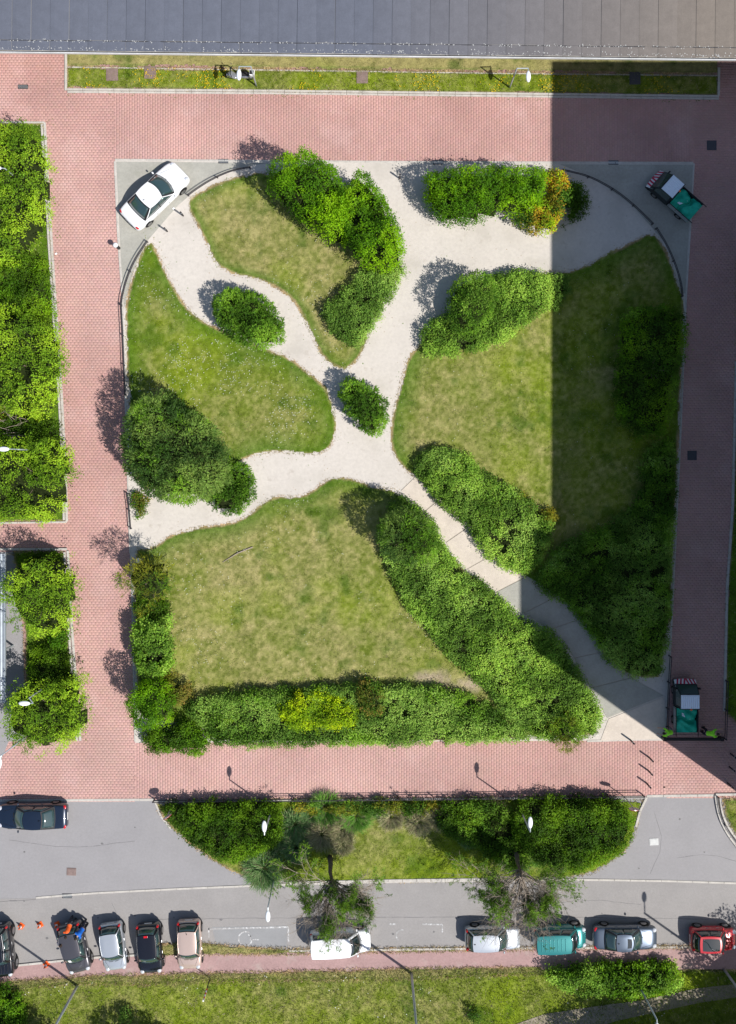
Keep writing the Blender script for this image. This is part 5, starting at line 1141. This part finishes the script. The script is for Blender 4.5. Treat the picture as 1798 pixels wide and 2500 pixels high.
# ---------------------------------------------------------------- people
m_skin = MAT('skin', (.50, .30, .21), rough=.6); m_hair = MAT('hair', (.03, .02, .015), rough=.8)
def person(px, py, deg, bend, shirt, trousers, label, vest=None, z0=.0, armf=(.6, .6), hair=m_hair, H=1.74, legs=.10):
    bx, by = P([(px, py)])[0]; root = empty('person', (bx, by, z0), rad(deg), label, 'person')
    k = H / 1.74; cb, sb = math.cos(bend), math.sin(bend)
    def T(x, y, z):                         # torso points measured from the hips, bent forward
        return Vector((x * cb + z * sb, y, .92 + z * cb - x * sb)) * k
    hip = Vector((0, 0, .92)) * k; chest = T(0, 0, .40); neck = T(0, 0, .55); head = T(.02, 0, .68)
    hd = T(.05, 0, .70)
    body = MB()
    body.tube([hip - Vector((0, 0, .06)), hip, T(.01, 0, .2), chest, T(0, 0, .50), neck, T(.01, 0, .62)], [.10, .145, .125, .155, .12, .055, .05], 12)
    body.ball(tuple(T(.02, 0, .71)), (.095 * k, .078 * k, .115 * k), 12, 10)
    body.ball(tuple(T(.12, 0, .70)), (.022, .015, .022), 6, 4)
    for sd in (1, -1): body.ball(tuple(T(.01, sd * .08, .70)), (.02, .012, .03), 6, 4)
    eye = MB(); shirt_m = MB(); tro = MB(); shoe = MB()
    shirt_m.tube([hip, T(.01, 0, .15), chest, T(0, 0, .49), T(0, 0, .545)], [.155, .145, .175, .145, .075], 14)
    tro.tube([hip + Vector((0, 0, .04)), hip, hip - Vector((0, 0, .10))], [.15, .165, .12], 12)
    for i, sd in enumerate((1, -1)):
        sh = T(0, sd * .19, .47); a = armf[i]
        el = sh + Vector((math.sin(a) * .27, sd * .04, -math.cos(a) * .27)) * k; ha = el + Vector((math.sin(a + .35) * .25, -sd * .03, -math.cos(a + .35) * .25)) * k
        body.tube([T(0, sd * .10, .47), sh, el, ha], [.07, .058, .042, .028], 10)
        shirt_m.tube([T(0, sd * .08, .465), sh, sh.lerp(el, .5), el.lerp(sh, .1)], [.085, .075, .062, .055], 10)
        d = (ha - el).normalized(); s_ = Vector((0, sd, 0))
        body.tube([ha - d * .02, ha + d * .04, ha + d * .09], [.026, .038, .034], 8)
        for f, (o_, l_) in enumerate([(-.028, .062), (-.010, .075), (.010, .070), (.028, .055)]):
            p0 = ha + d * .08 + Vector((0, o_, 0)); p1 = p0 + d * l_ * .5; p2 = p1 + (d + Vector((0, -sd * .5, -.3))).normalized() * l_ * .5
            body.tube([p0, p1, p2], [.009, .0085, .007], 5)
        body.tube([ha + d * .02 - s_ * .02, ha + d * .05 - s_ * .05, ha + d * .085 - s_ * .055], [.011, .010, .008], 5)
        hp = hip + Vector((0, sd * .095, -.03)); kn = Vector((legs * sd, sd * .11, .49)) * k; an = Vector((legs * sd * .6 - .02, sd * .12, .08)) * k
        body.tube([hip, hp, kn, an], [.09, .085, .055, .036], 10); tro.tube([hip, hp, hp.lerp(kn, .5), kn, an + Vector((0, 0, .03))], [.11, .105, .09, .072, .062], 10)
        shoe.tube([an + Vector((-.06, 0, -.03)), an + Vector((.03, 0, -.03)), an + Vector((.17, 0, -.045))], [.042, .048, .03], 8)
    b = body.build('body', m_skin, root, smoothf=True)
    m = b.modifiers.new('fuse', 'REMESH'); m.mode = 'VOXEL'; m.voxel_size = .012; m.use_smooth_shade = True
    s1 = shirt_m.build('shirt', vest or shirt, root, smoothf=True); tro.build('trousers', trousers, root, smoothf=True); shoe.build('shoes', m_trim, root, smoothf=True)
    for o_, vs in ((s1, .018),):
        m = o_.modifiers.new('fuse', 'REMESH'); m.mode = 'VOXEL'; m.voxel_size = vs; m.use_smooth_shade = True
    MB().ball(tuple(T(.0, 0, .735)), (.102 * k, .088 * k, .10 * k), 12, 8).build('hair', hair, root, smoothf=True)
    return root
m_hiv = MAT('hi_vis', (.30, .85, .03), rough=.6); m_oran = MAT('orange_top', (.80, .12, .02), rough=.7); m_blue = MAT('blue_top', (.01, .12, .50), rough=.7)
m_dk = MAT('dark_trousers', (.03, .03, .045), rough=.8); m_gr = MAT('grey_top', (.10, .10, .13), rough=.8); m_ltr = MAT('grey_trousers', (.22, .19, .20), rough=.8)
person(1628, 1778, 175, .95, m_hiv, m_ltr, 'person in a green hi-vis vest bending down left of the truck tail')
person(1714, 1780, 10, .75, m_hiv, m_dk, 'person in a green hi-vis vest leaning on the right corner of the truck tail', armf=(1.2, .9))
person(182, 2240, -100, .85, m_oran, m_dk, 'person in an orange top bending over behind the dark grey estate', armf=(1.1, 1.0), H=1.78)
person(213, 2250, -130, .55, m_blue, m_dk, 'person in a blue top at the right rear corner of the dark grey estate', armf=(.9, 1.1), H=1.78)
person(160, 2262, -70, .75, m_gr, m_dk, 'person in a dark grey top bending at the left rear of the dark grey estate', armf=(.9, 1.2), H=1.78)
